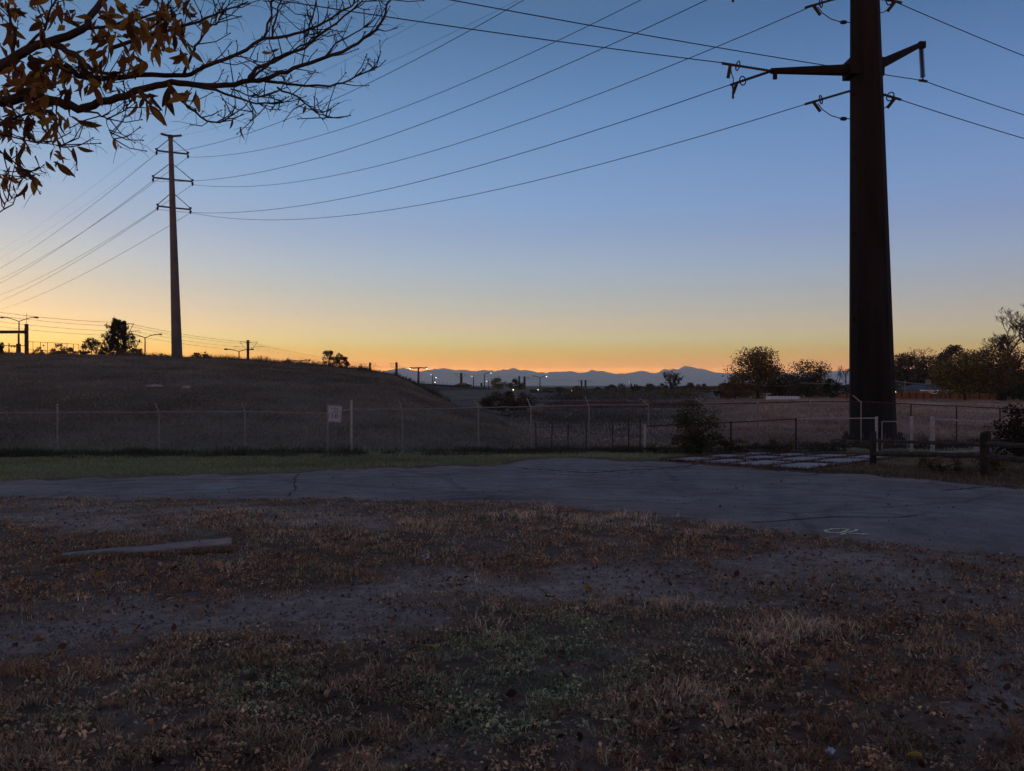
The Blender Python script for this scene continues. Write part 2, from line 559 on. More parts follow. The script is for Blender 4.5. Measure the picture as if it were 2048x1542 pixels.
def ground_mat():
    m = bpy.data.materials.new('ground_soil')
    m.use_nodes = True
    n, l = m.node_tree.nodes, m.node_tree.links
    b = n['Principled BSDF']
    b.inputs['Roughness'].default_value = 1.0
    b.inputs['Specular IOR Level'].default_value = 0.05
    at = n.new('ShaderNodeVertexColor')
    at.layer_name = 'Col'
    t = n.new('ShaderNodeTexCoord')
    cur = at.outputs[0]
    for sc, det, lo, hi, c0, c1 in ((0.28, 6, 0.3, 0.72, (0.72, 0.72, 0.72), (1.3, 1.27, 1.24)), (9.0, 6, 0.3, 0.72, (0.6, 0.58, 0.57), (1.45, 1.42, 1.38))):
        z = n.new('ShaderNodeTexNoise')
        z.inputs['Scale'].default_value = sc
        z.inputs['Detail'].default_value = det
        z.inputs['Roughness'].default_value = 0.7
        l.new(t.outputs['Object'], z.inputs[0])
        r = n.new('ShaderNodeValToRGB')
        r.color_ramp.elements[0].position = lo
        r.color_ramp.elements[0].color = (*c0, 1)
        r.color_ramp.elements[1].position = hi
        r.color_ramp.elements[1].color = (*c1, 1)
        l.new(z.outputs[0], r.inputs[0])
        mx = n.new('ShaderNodeMix')
        mx.data_type = 'RGBA'
        mx.blend_type = 'MULTIPLY'
        mx.inputs[0].default_value = 1
        l.new(cur, mx.inputs[6])
        l.new(r.outputs[0], mx.inputs[7])
        cur = mx.outputs[2]
    l.new(cur, b.inputs['Base Color'])
    z = n.new('ShaderNodeTexNoise')
    z.inputs['Scale'].default_value = 22
    z.inputs['Detail'].default_value = 6
    l.new(t.outputs['Object'], z.inputs[0])
    bp = n.new('ShaderNodeBump')
    bp.inputs['Strength'].default_value = 0.5
    bp.inputs['Distance'].default_value = 0.03
    l.new(z.outputs[0], bp.inputs['Height'])
    l.new(bp.outputs[0], b.inputs['Normal'])
    return m
M['ground'] = ground_mat()

# ------------------------------------------------------------------ ground pattern of the lot
def blobs(px, py, L):
    v = np.zeros_like(px)
    for bx_, by_, rx, ry, w in L:
        v = np.maximum(v, w * np.exp(-(((px - bx_) / rx) ** 2 + ((py - by_) / ry) ** 2) * 0.9))
    return v
BARE = [(250, 1248, 430, 40, 1), (560, 1218, 320, 28, .9), (1000, 1182, 300, 28, 1), (1260, 1172, 270, 22, 1), (1440, 1198, 130, 18, .9), (330, 1021, 420, 14, .9),
        (700, 1042, 170, 12, .75), (100, 1032, 260, 16, .9), (1700, 1128, 330, 34, .8), (1900, 1185, 250, 40, .65), (1350, 1120, 200, 15, .55),
        (1960, 1400, 120, 60, .55), (850, 1490, 150, 30, .5), (0, 1290, 150, 40, .7), (2100, 1300, 200, 60, .6)]
GREEN = [(1050, 1340, 260, 90, 1), (900, 1290, 100, 40, .6), (1250, 1300, 120, 60, .55), (150, 1440, 200, 80, .5), (500, 1400, 150, 60, .45), (1000, 1455, 300, 60, .65),
         (1440, 1230, 80, 20, .6), (620, 1130, 100, 25, .35), (750, 1330, 90, 50, .4)]
TAN = [(1180, 1036, 190, 13, 1), (1340, 1050, 100, 9, 1), (1320, 1215, 80, 24, .95), (1540, 1282, 110, 24, 1), (1400, 1392, 90, 20, .85), (1010, 1240, 60, 22, .75),
       (950, 1165, 70, 13, .85), (560, 1050, 180, 20, .55), (840, 1062, 120, 20, .45), (1250, 1190, 60, 12, .5)]

def lot_masks(x, y):
    px, py = gpix(x, y)
    wx = px + (vnoise(x, y, 0.6, 31) - 0.5) * 120
    wy = py + (vnoise(x, y, 0.5, 37) - 0.5) * 46
    n = fbm(x, y, 0.55, 41) * .6 + fbm(x, y, 0.16, 42) * .4
    bare = np.clip(blobs(wx, wy, BARE) * 1.2 + (n - 0.5) * 1.7, 0, 1)
    green = np.clip(blobs(wx, wy, GREEN) + (fbm(x, y, 0.4, 43) - 0.5) * 0.7, 0, 1)
    tan = np.clip(blobs(wx, wy, TAN) * 1.2 + (vnoise(x, y, 0.3, 47) - 0.5) * 0.6, 0, 1)
    return bare, green, tan

# ---- ground sheet
xs = np.sinh(np.arange(-276, 277) * 0.03) * 5.5
xs = xs[np.abs(xs) <= 25000]
xs = np.concatenate([[-25000], xs, [25000]])
ys = list(np.arange(-40, 1.5, 1.5)) + list(np.arange(1.5, 13, 0.16))
while ys[-1] < 24500:
    ys.append(ys[-1] + max(0.16, ys[-1] * 0.026 if ys[-1] < 400 else ys[-1] * 0.08))
ys = np.array(ys)
XX, YY = np.meshgrid(xs, ys)
ZZ = gz(XX, YY)
V = np.stack([XX, YY, ZZ], -1).reshape(-1, 3)
nx, ny = len(xs), len(ys)
ii = (np.arange(ny - 1)[:, None] * nx + np.arange(nx - 1)[None]).ravel()
FQ = np.stack([ii, ii + 1, ii + nx + 1, ii + nx], 1)
bare, green, tan_ = lot_masks(XX, YY)
gpx, gpy = gpix(XX, YY)
C = np.zeros((ny, nx, 3))
dirt = np.array([0.285, 0.222, 0.180])
under = np.array([0.12, 0.083, 0.060])
C[:] = under
C += (dirt - under) * bare[..., None]
verge = ss(0, -8, gpy - np.interp(gpx, ROAD_FX, ROAD_F)) * (YY > 5)
C = C * (1 - verge[..., None]) + np.array([0.15, 0.15, 0.065]) * verge[..., None]
pxh = CX + FPX * XX / np.maximum(YY, 1)
beyond = ss(30, 33, YY)
hillc = np.array([0.155, 0.125, 0.092])
cenc = np.array([0.095, 0.082, 0.072])
rgtc = np.array([0.40, 0.27, 0.20])
w1, w2 = ss(1120, 1030, pxh)[..., None], ss(1300, 1560, pxh)[..., None]
fc = cenc * (1 - w2) + rgtc * w2
fc = fc * (1 - w1) + hillc * w1
band = np.exp(-((YY - 66) / 15) ** 2) * (1 - w1[..., 0]) * (1 - ss(1330, 1500, pxh))     # darker strip across the basin
fc = fc * (1 - 0.45 * band[..., None])
fc = fc * (0.35 + 1.3 * fbm(XX, YY, 11, 61, 4))[..., None]
farw = ss(150, 900, YY)[..., None]
fc = fc * (1 - farw) + np.array([0.12, 0.112, 0.105]) * farw
C = C * (1 - beyond[..., None]) + fc * beyond[..., None]
ground = np_mesh('ground', V, [FQ], M['ground'], C.reshape(-1, 3), smooth=True)
tag(ground, 'dusty lot, grassy bank and open field reaching to the horizon', 'ground', kind='structure')

# ---- mountains
MPX = [-900, 300, 560, 640, 700, 776, 789, 808, 817, 827, 843, 854, 871, 876, 882, 892, 905, 924, 952, 967, 978, 984, 989, 1007, 1014, 1028, 1042, 1052, 1062, 1077, 1084, 1091, 1103, 1136,
       1146, 1152, 1175, 1184, 1194, 1209, 1231, 1251, 1265, 1283, 1291, 1313, 1329, 1338, 1347, 1354, 1362, 1369, 1376, 1392, 1402, 1422, 1465, 1560, 1640, 1690, 1760, 1900, 2048, 2900]
MPY = [738, 736, 739, 735, 741, 742, 737, 735, 738.5, 741.5, 743, 741, 738, 740, 736.5, 736.5, 740, 739, 742, 738.5, 741.5, 739.5, 743, 738.5, 740, 735.5, 740, 739, 742, 745, 743.5, 746.5, 743.5, 742,
       742.5, 745.5, 743.5, 740, 743, 742.5, 747.5, 747, 744, 741, 745, 746, 738, 741, 737, 739.7, 737, 731.5, 732, 737, 737.7, 746, 746.6, 747, 744, 741, 746, 745, 747, 745]
mp = np.arange(-900, 2900, 3.0)
MD = 20000.0
crest = EYE + (CY - np.interp(mp, MPX, MPY) + (vnoise(mp, mp * 0, 7, 3) - 0.5) * 1.6 + (vnoise(mp, mp * 0, 3.5, 4) - 0.5) * 1.2) / FPX * MD
prof = [(15500, -0.02), (16500, 0.18), (17500, 0.42), (18500, 0.66), (19300, 0.87), (20000, 1.0), (20800, 0.8), (22000, 0.4), (23400, -0.02)]
mv = []
for yy, k in prof:
    x = (mp - CX) / FPX * MD
    rid = (fbm(x, np.full_like(x, yy), 900, 71, 4) - 0.5) * 330 * (4 * k * (1 - k) if 0 < k < 1 else 0)
    mv.append(np.stack([x, np.full_like(x, yy), np.where(k < 0, -8.0, crest * k + rid)], 1))
mv = np.concatenate(mv)
nm = len(mp)
ii = (np.arange(len(prof) - 1)[:, None] * nm + np.arange(nm - 1)[None]).ravel()
mo = np_mesh('mountains', mv, [np.stack([ii, ii + 1, ii + nm + 1, ii + nm], 1)], M['mountain'], smooth=True)
tag(mo, 'hazy blue-grey mountain range along the horizon', 'mountains', kind='structure')

# ---- road
rp = np.arange(-900, 2700, 4.0)
rows = np.concatenate([[0.0, 0.012], np.linspace(0.06, 0.94, 13), [0.985, 1.0]])
rv = []
for k in rows:
    jn = (vnoise(rp, rp * 0, 70, 5) - 0.5) * 9 + (vnoise(rp, rp * 0, 17, 6) - 0.5) * 6 + (vnoise(rp, rp * 0, 5, 8) - 0.5) * 3
    jf = (vnoise(rp, rp * 0 + 9, 60, 7) - 0.5) * 5 + (vnoise(rp, rp * 0 + 5, 12, 17) - 0.5) * 3
    yn, yf = np.interp(rp, ROAD_PX, ROAD_N) + jn, np.interp(rp, ROAD_FX, ROAD_F) + jf
    for p_, n_, f_ in zip(rp, yn, yf):
        t = ((n_ * (1 - k) + f_ * k) - CY) / FPX
        d = EYE / t
        if d > 9:
            d = (EYE - 0.387) / (t - 0.043)
        rv.append(((p_ - CX) / FPX * d, d, -0.043 * min(max(d - 9, 0), 21) + (0.004 if 0 < k < 1 else -0.05)))
nr = len(rp)
ii = (np.arange(len(rows) - 1)[:, None] * nr + np.arange(nr - 1)[None]).ravel()
rv = np.array(rv)
kk = np.repeat(rows, nr)
edge = np.clip(np.maximum(np.exp(-kk / .07), np.exp(-(1 - kk) / .06)) * (0.3 + 1.4 * fbm(rv[:, 0], rv[:, 1], 1.1, 201)), 0, 1)     # blown soil
tyre = np.exp(-((kk - .36) / .07) ** 2) + np.exp(-((kk - .68) / .07) ** 2)
rcol = (1 + .10 * tyre[:, None] * np.array([1, 1, 1.0])) * (1 - edge[:, None]) + np.array([1.35, 1.12, 0.98]) * edge[:, None]
road = np_mesh('road', rv, [np.stack([ii, ii + 1, ii + nr + 1, ii + nr], 1)], M['road'], rcol, smooth=True)
tag(road, 'worn grey asphalt lane crossing in front of the fence', 'road', kind='structure')

def lot_pt(px, py, dz):
    t = (py - CY) / FPX
    d = EYE / t
    if d > 9:
        d = (EYE - 0.387) / (t - 0.043)
    return Vector(((px - CX) / FPX * d, d, -0.043 * min(max(d - 9, 0), 21) + dz))

def ribbon(pts, w, name, m, parent, dz):
    """Thin irregular strip laid on the lot along photo-pixel points."""
    q = []
    for (a, b) in zip(pts[:-1], pts[1:]):
        for k in range(8):
            t = k / 8
            q.append((a[0] + (b[0] - a[0]) * t + rnd.uniform(-3, 3), a[1] + (b[1] - a[1]) * t + rnd.uniform(-0.8, 0.8)))
    q.append(pts[-1])
    mb = MB()
    g = [lot_pt(x, y, dz) for x, y in q]
    for i, p in enumerate(g):
        t = (g[min(i + 1, len(g) - 1)] - g[max(i - 1, 0)])
        nrm = Vector((-t.y, t.x, 0)).normalized() * w * rnd.uniform(0.35, 1.0) * 0.5
        mb.v += [p - nrm, p + nrm]
    for i in range(len(g) - 1):
        mb.f.append((2 * i, 2 * i + 1, 2 * i + 3, 2 * i + 2))
    return mb.build(name, m, parent)
for pts, w in (([(596, 948), (588, 962), (592, 978), (574, 994)], .05), ([(1030, 936), (1100, 941), (1180, 946), (1240, 942), (1330, 938), (1392, 930)], .16),
               ([(1085, 947), (1140, 951), (1210, 950)], .10), ([(1185, 940), (1250, 947), (1290, 944)], .07), ([(1500, 1046), (1580, 1041), (1680, 1034), (1790, 1036), (1850, 1030)], .05),
               ([(1560, 952), (1620, 950), (1680, 944)], .09), ([(1885, 982), (1950, 976), (2030, 972)], .09), ([(880, 1000), (960, 997), (1060, 1000)], .06),
               ([(1290, 933), (1370, 939), (1470, 938), (1560, 943)], .10), ([(330, 957), (430, 962), (520, 958)], .05)):
    ribbon(pts, w, 'crack', M['crack'], road, 0.0085)
# pale spray-paint mark on the asphalt
def stroke(pts, w):
    return ribbon(pts, w, 'paint_mark', M['spray'], road, 0.0125)
stroke([(1696, 1061), (1682, 1059), (1662, 1060), (1648, 1064), (1660, 1067), (1680, 1067), (1692, 1064), (1697, 1060)], .045)
stroke([(1682, 1071), (1700, 1066), (1716, 1061)], .045)
stroke([(1690, 1067), (1712, 1070), (1736, 1070)], .045)

# ---- concrete pad, one slab at a time, weeds in the open joints
PADJ = []
pad = thing('concrete_pad', 'broken pad of pale concrete slabs beside the lane, weeds in its joints', 'concrete pad', lot_pt(1560, 920, 0))
A_, B_, C_, D_ = [lot_pt(*p, 0.03) for p in ((1322, 921), (1500, 905.5), (1815, 913), (1610, 941))]
NU, NV = 3, 4
for i in range(NU):
    for j in range(NV):
        def bl(u, v):
            return (A_ * (1 - u) + B_ * u) * (1 - v) + (D_ * (1 - u) + C_ * u) * v
        g = 0.055
        u0, u1 = (i + g) / NU, (i + 1 - g) / NU
        v0, v1 = (j + g) / NV, (j + 1 - g) / NV
        c4 = [bl(u0, v0), bl(u1, v0), bl(u1, v1), bl(u0, v1)]
        dz = [rnd.uniform(-.012, .012) for _ in range(4)]
        top = [p + Vector((rnd.uniform(-.06, .06), rnd.uniform(-.06, .06), z)) for p, z in zip(c4, dz)]
        bot = [p - Vector((0, 0, 0.12)) for p in top]
        mb = MB()
        mb.v = top + bot
        mb.f = [(3, 2, 1, 0), (0, 1, 5, 4), (1, 2, 6, 5), (2, 3, 7, 6), (3, 0, 4, 7)]
        mb.build('slab', M['slab'], pad)

# ---- dirt track on the bank's flank
pth = [(880, 803, 110), (905, 806, 100), (930, 812, 92), (962, 818, 84), (990, 822, 76)]
def gfar(px, d):
    x = (px - CX) / FPX * d
    return Vector((x, d, gz1(x, d)))
for nm_, pts, w in (('dirt_path', [(880, 150), (905, 120), (930, 98), (955, 83), (985, 72), (1012, 63)], 0.9), ('dirt_path', [(960, 122), (1040, 118), (1130, 121), (1240, 128), (1330, 124)], 1.0)):
    mb = MB()
    g = []
    for (a, b) in zip(pts[:-1], pts[1:]):
        for k in range(10):
            t = k / 10
            g.append(gfar(a[0] + (b[0] - a[0]) * t, a[1] + (b[1] - a[1]) * t))
    for i, p in enumerate(g):
        t = g[min(i + 1, len(g) - 1)] - g[max(i - 1, 0)]
        nrm = Vector((-t.y, t.x, 0)).normalized() * w * rnd.uniform(.8, 1.1)
        a, b = p - nrm, p + nrm
        a.z, b.z = gz1(a.x, a.y) + .05, gz1(b.x, b.y) + .05
        mb.v += [a, b]
    for i in range(len(g) - 1):
        mb.f.append((2 * i, 2 * i + 1, 2 * i + 3, 2 * i + 2))
    tag(mb.build(nm_, M['path']), 'pale dirt track winding off through the field', 'path', kind='structure')

# ------------------------------------------------------------------ transmission poles and lines
def insulator(parent, a, b, r=0.075, sheds=14, name='insulator'):
    """Long-rod dead-end insulator with sheds from a to b."""
    a, b = Vector(a), Vector(b)
    L = (b - a).length
    prof = [(0, 0.02), (0.08, 0.035)]
    for k in range(sheds):
        t = 0.1 + (L - 0.2) * k / (sheds - 1)
        prof += [(t - .012, r * 0.62), (t, r), (t + .02, r * 0.62)]
    prof += [(L - 0.05, 0.035), (L, 0.02)]
    return MB().lathe(prof, a, b - a, 8).build(name, M['black'], parent)

def clamp_set(parent, end, toward, hang):
    """Grading ring, clamp body and the jumper's compression sleeve at the line end of an insulator."""
    ax = (Vector(end) - Vector(toward)).normalized()
    MB().ring(Vector(end) - ax * 0.22, ax, 0.19, 0.028).build('grading_ring', M['black'], parent)
    mb = MB()
    mb.tube([Vector(end) - ax * 0.05, Vector(end) + ax * 0.5], 0.06, 8)
    mb.tube([Vector(end) + ax * 0.12, Vector(end) + ax * 0.12 + (Vector(hang) - Vector(end)).normalized() * 0.55], 0.075, 8)
    mb.build('dead_end_clamp', M['black'], parent)

PD = 35.5                                                             # distance of the near pole
nb = Vector(((1746 - CX) / FPX * PD, PD, 0))
nb.z = gz1(nb.x, nb.y) - 0.1
near = thing('transmission_pole', 'massive dark brown weathered steel pole rising out of the frame behind the fence', 'power pole', nb, 'steel transmission poles')
def shaft_pt(py):
    t = py / 860.0
    return P(1729.5 + 16.0 * t, py, PD), (53 + 32 * t) / FPX * PD / 2
mb = MB()
pts, rad = [], []
for py in (872, 600, 300, 0, -300, -560):
    p, r = shaft_pt(py)
    if py == 872:
        p.z = nb.z
    pts.append(p)
    rad.append(r * 1.035)
mb.tube(pts, rad, 12)
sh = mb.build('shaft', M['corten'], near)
b0, r0 = shaft_pt(872)
base = MB().lathe([(0, 1.28), (0.12, 1.28)], Vector((b0.x, b0.y, nb.z + 0.12)), n=24).build('base_plate', M['corten'], near)
MB().lathe([(-0.6, 1.5), (0.11, 1.5)], Vector((b0.x, b0.y, nb.z)), n=24).build('footing', M['concrete'], near)
bolts = MB()
for k in range(16):
    a = 2 * math.pi * k / 16
    bolts = MB().lathe([(0, .05), (.12, .05), (.121, .03), (.22, .03)], Vector((b0.x + 1.14 * math.cos(a), b0.y + 1.14 * math.sin(a), nb.z + .24)), n=6)
    bolts.build('anchor_bolt', M['rust'], near)
# slip joint flange where the shaft sections meet and climbing-step lugs on the left side
for py in (98, 190, 320, 470, 640):
    p, r = shaft_pt(py)
    MB().box(p + Vector((-r - 0.03, -0.25, 0)), (0.1, 0.06, 0.16)).build('step_lug', M['corten'], near)

def near_level(dy, visible):
    """Dead-end arm, insulators and jumpers of one level; dy lifts it by photo pixels."""
    pc, r = shaft_pt(140 + dy)
    MB().box(pc + Vector((-r - 0.02, -0.1, 0)), (0.5, 0.9, 0.72)).build('arm_bracket', M['corten'], near)
    root, tip = P(1702, 140 + dy, PD - 0.1), P(1543, 142 + dy, PD - 1.0)
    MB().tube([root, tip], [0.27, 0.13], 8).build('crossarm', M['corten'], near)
    MB().box(tip + Vector((0.15, 0, -0.2)), (0.16, 0.12, 0.3)).build('arm_lug', M['corten'], near)
    e1, e2 = P(1466, 130 + dy, PD - 1.3), P(1478, 164 + dy, PD + 0.6)
    insulator(near, tip, e1)
    insulator(near, tip, e2)
    h1, h2 = P(1463, 147 + dy, PD - 1.2), P(1466, 198 + dy, PD + 0.5)
    clamp_set(near, e1, tip, h1)
    clamp_set(near, e2, tip, h2)
    w1, w2 = P(1458, 127 + dy, PD - 1.35), P(1465, 168 + dy, PD + 0.7)
    MB().tube([P(1461, 133 + dy, PD - 1.3), h1, P(1467, 158 + dy, PD - .4), P(1466, 168 + dy, PD + .4)], 0.022, 5).build('jumper', M['wire'], near)
    MB().tube([w2, P(1466, 182 + dy, PD + .6), P(1466, 196 + dy, PD + .5)], [0.05, 0.03, 0.06], 6).build('jumper_end', M['black'], near)
    # straight dead ends on the shaft itself
    pl, rl = shaft_pt(181 + dy)
    a = Vector((pl.x - rl, pl.y, pl.z))
    e3 = P(1632, 202 + dy, PD + 1.0)
    insulator(near, a, e3)
    clamp_set(near, e3, a, P(1642, 216 + dy, PD + 1))
    MB().tube([P(1636, 207 + dy, PD + 1), P(1645, 219 + dy, PD + .8), P(1662, 231 + dy, PD + .5), P(1682, 237 + dy, PD + .3), P(1706, 238 + dy, PD + .2)], 0.022, 5).build('jumper', M['wire'], near)
    MB().lathe([(-.14, .05), (-.08, .09), (.08, .09), (.14, .05)], P(1687, 237.5 + dy, PD + .25), (1, 0, 0), 8).build('jumper_spacer', M['black'], near)
    b = Vector((pl.x + rl, pl.y + 0.3, pl.z))
    e4 = P(1787, 195 + dy, PD + 0.8)
    insulator(near, b, e4, sheds=6)
    clamp_set(near, e4, b, P(1775, 210 + dy, PD + .8))
    MB().tube([P(1786, 198 + dy, PD + .8), P(1778, 210 + dy, PD + .7), P(1768, 217 + dy, PD + .5), P(1752, 221 + dy, PD + .3)], 0.022, 5).build('jumper', M['wire'], near)
    return w1, w2, e3, e4
L1 = near_level(0, True)
L2 = near_level(-193, False)
L3 = near_level(-386, False)
# upswept arm on the right with a hanging string of bells
p, r = shaft_pt(128)
tipR = P(1842, 89, PD + 2.0)
MB().tube([p + Vector((r * .7, .3, -0.05)), tipR], [0.24, 0.12], 8).build('crossarm', M['corten'], near)
MB().box(p + Vector((r + .02, .3, -.1)), (0.3, .7, .8)).build('arm_bracket', M['corten'], near)
MB().box(tipR + Vector((.05, 0, -.02)), (0.3, .16, .3)).build('arm_lug', M['corten'], near)
bot = P(1846, 161, PD + 2.0)
prof = []
Ls = (bot - tipR).length
for k in range(13):
    t = .2 + (Ls - .35) * k / 12.6
    prof += [(t, .022), (t + .015, .125), (t + .045, .11), (t + .055, .022)]
MB().lathe([(0, .03)] + prof + [(Ls - .05, .04), (Ls, .07)], tipR, bot - tipR, 8).build('suspension_string', M['black'], near)
MB().tube([bot + Vector((-.2, -.03, 0)), bot + Vector((.2, .03, -.03))], .06, 6).build('suspension_clamp', M['black'], near)

# ---- far pole on the bank
FD = 100.0
fb = Vector(((354.5 - CX) / FPX * FD, FD, 0))
fb.z = gz1(fb.x, fb.y) - 0.2
far_pole = thing('transmission_pole', 'tall slender dark pole with three crossarms standing on the grassy bank', 'power pole', fb, 'steel transmission poles')
ft = P(341, 272, FD)
MB().tube([fb, (fb + ft) / 2, ft], [0.66, 0.45, 0.25], 12).build('shaft', M['pole_grey'], far_pole)
FA = {}
for nm_, (l, r_, by) in {'a1': ((313, 301), (376, 308), 276), 'a2': ((306, 355), (385, 363), 325), 'a3': ((315, 412), (381, 419), 384)}.items():
    pl, pr = P(*l, FD - 1), P(*r_, FD + 1)
    c = fb + (ft - fb) * (((pl + pr) / 2).z - fb.z) / (ft.z - fb.z)
    MB().beam(pl, c, .16, .18).build('crossarm', M['pole_dark'], far_pole)
    MB().beam(c, pr, .16, .18).build('crossarm', M['pole_dark'], far_pole)
    for e in (pl, pr):
        top = fb + (ft - fb) * ((EYE + (CY - by) / FPX * FD) - fb.z) / (ft.z - fb.z)
        MB().tube([e + Vector((0, 0, .15)), top], .05, 5).build('brace', M['pole_dark'], far_pole)
        MB().lathe([(0, .1), (.12, .18), (.24, .1)], e + Vector((0, 0, .05)), n=8).build('end_fitting', M['black'], far_pole)
        MB().lathe([(0, .08), (.3, .16), (.5, .06)], e - Vector((0, 0, .55)), n=8).build('line_clamp', M['black'], far_pole)
    FA[nm_] = (pl - Vector((0, 0, .4)), pr - Vector((0, 0, .4)))
sw = (P(322, 267.5, FD - 1), P(363, 271, FD + 1))
for e in sw:
    MB().beam(ft + Vector((0, 0, -.05)), e, .2, .24).build('shield_wire_arm', M['pole_dark'], far_pole)
MB().lathe([(-.35, .3), (.1, .33), (.12, .2)], ft, n=12).build('cap', M['pole_dark'], far_pole)

def wire(label, a, b, sag, r=0.022, n=26, name='power_line', group='conductors of the transmission line', m=None):
    a, b = Vector(a), Vector(b)
    pts = [a.lerp(b, k / n) - Vector((0, 0, 4 * sag * (k / n) * (1 - k / n))) for k in range(n + 1)]
    # the wire reads about as thick far away as near by in the photograph's resolution limit
    return tag(MB().tube(pts, r, 5).build(name, m or M['wire'], origin=a), label, 'power line', group)
RW = 0.021
wire('uppermost wire from far pole, from its top left arm', FA['a1'][0], P(1455, -248, PD + .6), 2.6, RW)
wire('wire to the steel pole from right end of far pole top arm', FA['a1'][1], L3[2], 2.9, RW)
wire('wire from the left end of the middle arm of the far pole rising rightward', FA['a2'][0], L2[1], 2.7, RW)
wire('wire to the steel pole from right end of far pole middle arm', FA['a2'][1], L2[2], 2.9, RW)
wire('upper of the two lowest wires spanning from far pole to steel pole', FA['a3'][0], L1[1], 2.4, RW)
wire('lowest wire spanning from far pole to the steel pole', FA['a3'][1], L1[2], 2.7, RW)
for e, lb in ((sw[0], 'thin faint ground wire rising right from left tip of the far pole top'), (sw[1], 'thin faint ground wire rising right from right tip of the far pole top')):
    wire(lb, e, P(1640, -430 if e is sw[0] else -330, PD), 2.0, .009)
dirn = Vector((-.677, .736, 0))
for key, nm_ in (('a1', 'top'), ('a2', 'middle'), ('a3', 'bottom')):
    for i, sd in ((0, 'left'), (1, 'right')):
        wire('line running down leftward from the %s end of far pole %s arm' % (sd, nm_), FA[key][i], FA[key][i] + dirn * 200 + Vector((0, 0, -1)), 3.6, .024)
for e, lb in ((sw[0], 'left'), (sw[1], 'right')):
    wire('hair-thin ground wire running leftward from %s tip of the far pole top' % lb, e, e + dirn * 200, 2.5, .009)
# spans that cross overhead
a, b = L1[0], P(660, 0, 29.2)
wire('wire crossing overhead, ending at the upper insulator of the left crossarm', a, a + (b - a) * 2.2, .3, RW)
a, b = bot, P(1003, 0, 30.0)
wire('wire crossing overhead behind the steel pole to the hanging string', a, a + (b - a) * 2.2, .35, RW)
for a, q, lb in ((L2[3], P(2048, 97, 40.6), 'wire leaving the steel pole at upper right of the frame'), (bot, P(2048, 215, 40.6), 'wire leaving rightward from the hanging string of bells'),
                 (L1[3], P(2048, 262, 40.2), 'lowest wire leaving the steel pole rightward below the hanging string')):
    wire(lb, a, a + (q - a) * 4, .5, RW)

# ------------------------------------------------------------------ fences
def fabric(a0, a1, b0, b1, pitch=0.085, r=0.0013):
    """Woven chain-link fabric between bottom line a0-a1 and top line b0-b1 (bowties of straight wires)."""
    a0, a1, b0, b1 = map(Vector, (a0, a1, b0, b1))
    L = (a1 - a0).length
    Hh = ((b0 - a0).length + (b1 - a1).length) / 2
    mb = MB()
    def pt(u, v):
        return (a0.lerp(a1, u)).lerp(b0.lerp(b1, u), v)
    n = int((L + Hh) / pitch)
    off = Vector((0, 0.004, 0))
    for sgn in (1, -1):
        for k in range(n):
            s0 = k * pitch - (Hh if sgn > 0 else 0)
            u0, v0, u1, v1 = s0 / L, 0.0, (s0 + sgn * Hh) / L, 1.0
            if sgn < 0:
                u0, u1 = (k * pitch) / L, (k * pitch - Hh) / L
            # clip to 0..1
            if u1 == u0:
                continue
            t0, t1 = 0.0, 1.0
            for lim, s in ((0.0, 1), (1.0, -1)):
                d = (u1 - u0) * s
                q = (lim - u0) * s
                if abs(d) < 1e-9:
                    continue
                t = q / d
                if d > 0:
                    t0 = max(t0, t)
                else:
                    t1 = min(t1, t)
            if t1 - t0 < 0.02:
                continue
            p, q_ = pt(u0 + (u1 - u0) * t0, t0), pt(u0 + (u1 - u0) * t1, t1)
            p, q_ = p + off * sgn, q_ + off * sgn
            mb.tube([p, q_], r, 3, cap=False)
    return mb

# ---- tall chain-link fence with slanted arms, on the far side of the verge
posts = [(-92, 826, 27.4), (115, 825, 27.8), (318, 824, 28.2), (490, 823, 28.6), (655, 827, 28.9), (703, 818, 29.1), (805, 819, 29.4), (957, 815, 30.0), (1062, 813, 30.4), (1178, 810, 30.9), (1297, 809, 31.4),
         (1408, 808, 31.8), (1516, 806, 32.2), (1622, 803, 32.6), (1722, 803, 32.9), (1822, 808, 33.3), (1913, 812, 33.6), (2000, 817, 33.9), (2100, 822, 34.3)]
tf = thing('chain_link_fence', 'long tall chain-link fence with slanted post arms between verge and bank', 'fence', gfar(703, 29.1))
tops, bots = [], []
for k, (px, py, d) in enumerate(posts):
    t = P(px, py, d)
    t.x += 0
    b = Vector((t.x, t.y, gz1(t.x, t.y)))
    tops.append(t)
    bots.append(b)
    term = px == 703
    armed = px not in (655, 703, 1822, 1913, 2000, 2100)
    m = M['galv'] if (px < 1300 and term) else (M['galv_dull'] if px < 1750 else M['rust'])
    po = MB().tube([b - Vector((0, 0, .2)), t + Vector((0, 0, .33 if term else 0.02))], .045 if term else .03, 8).build('post', m, tf)
    if armed:
        lean = 0.02 if px < 300 else (-.12 if px < 900 else (-.16 if px < 1200 else -.36))
        hgt = .33 if px < 1290 else .26
        q = t + Vector((lean, -.05, hgt))
        ar = MB().beam(t - Vector((0, 0, .03)), q, .05, .03).build('slanted_arm', M['galv'], po)
        for fr_ in (.35, .65, .95):
            MB().lathe([(-.02, .012), (.02, .012)], t.lerp(q, fr_) + Vector((0, -.03, 0)), (1, 0, 0), 5).build('wire_clip', M['rust'], po)
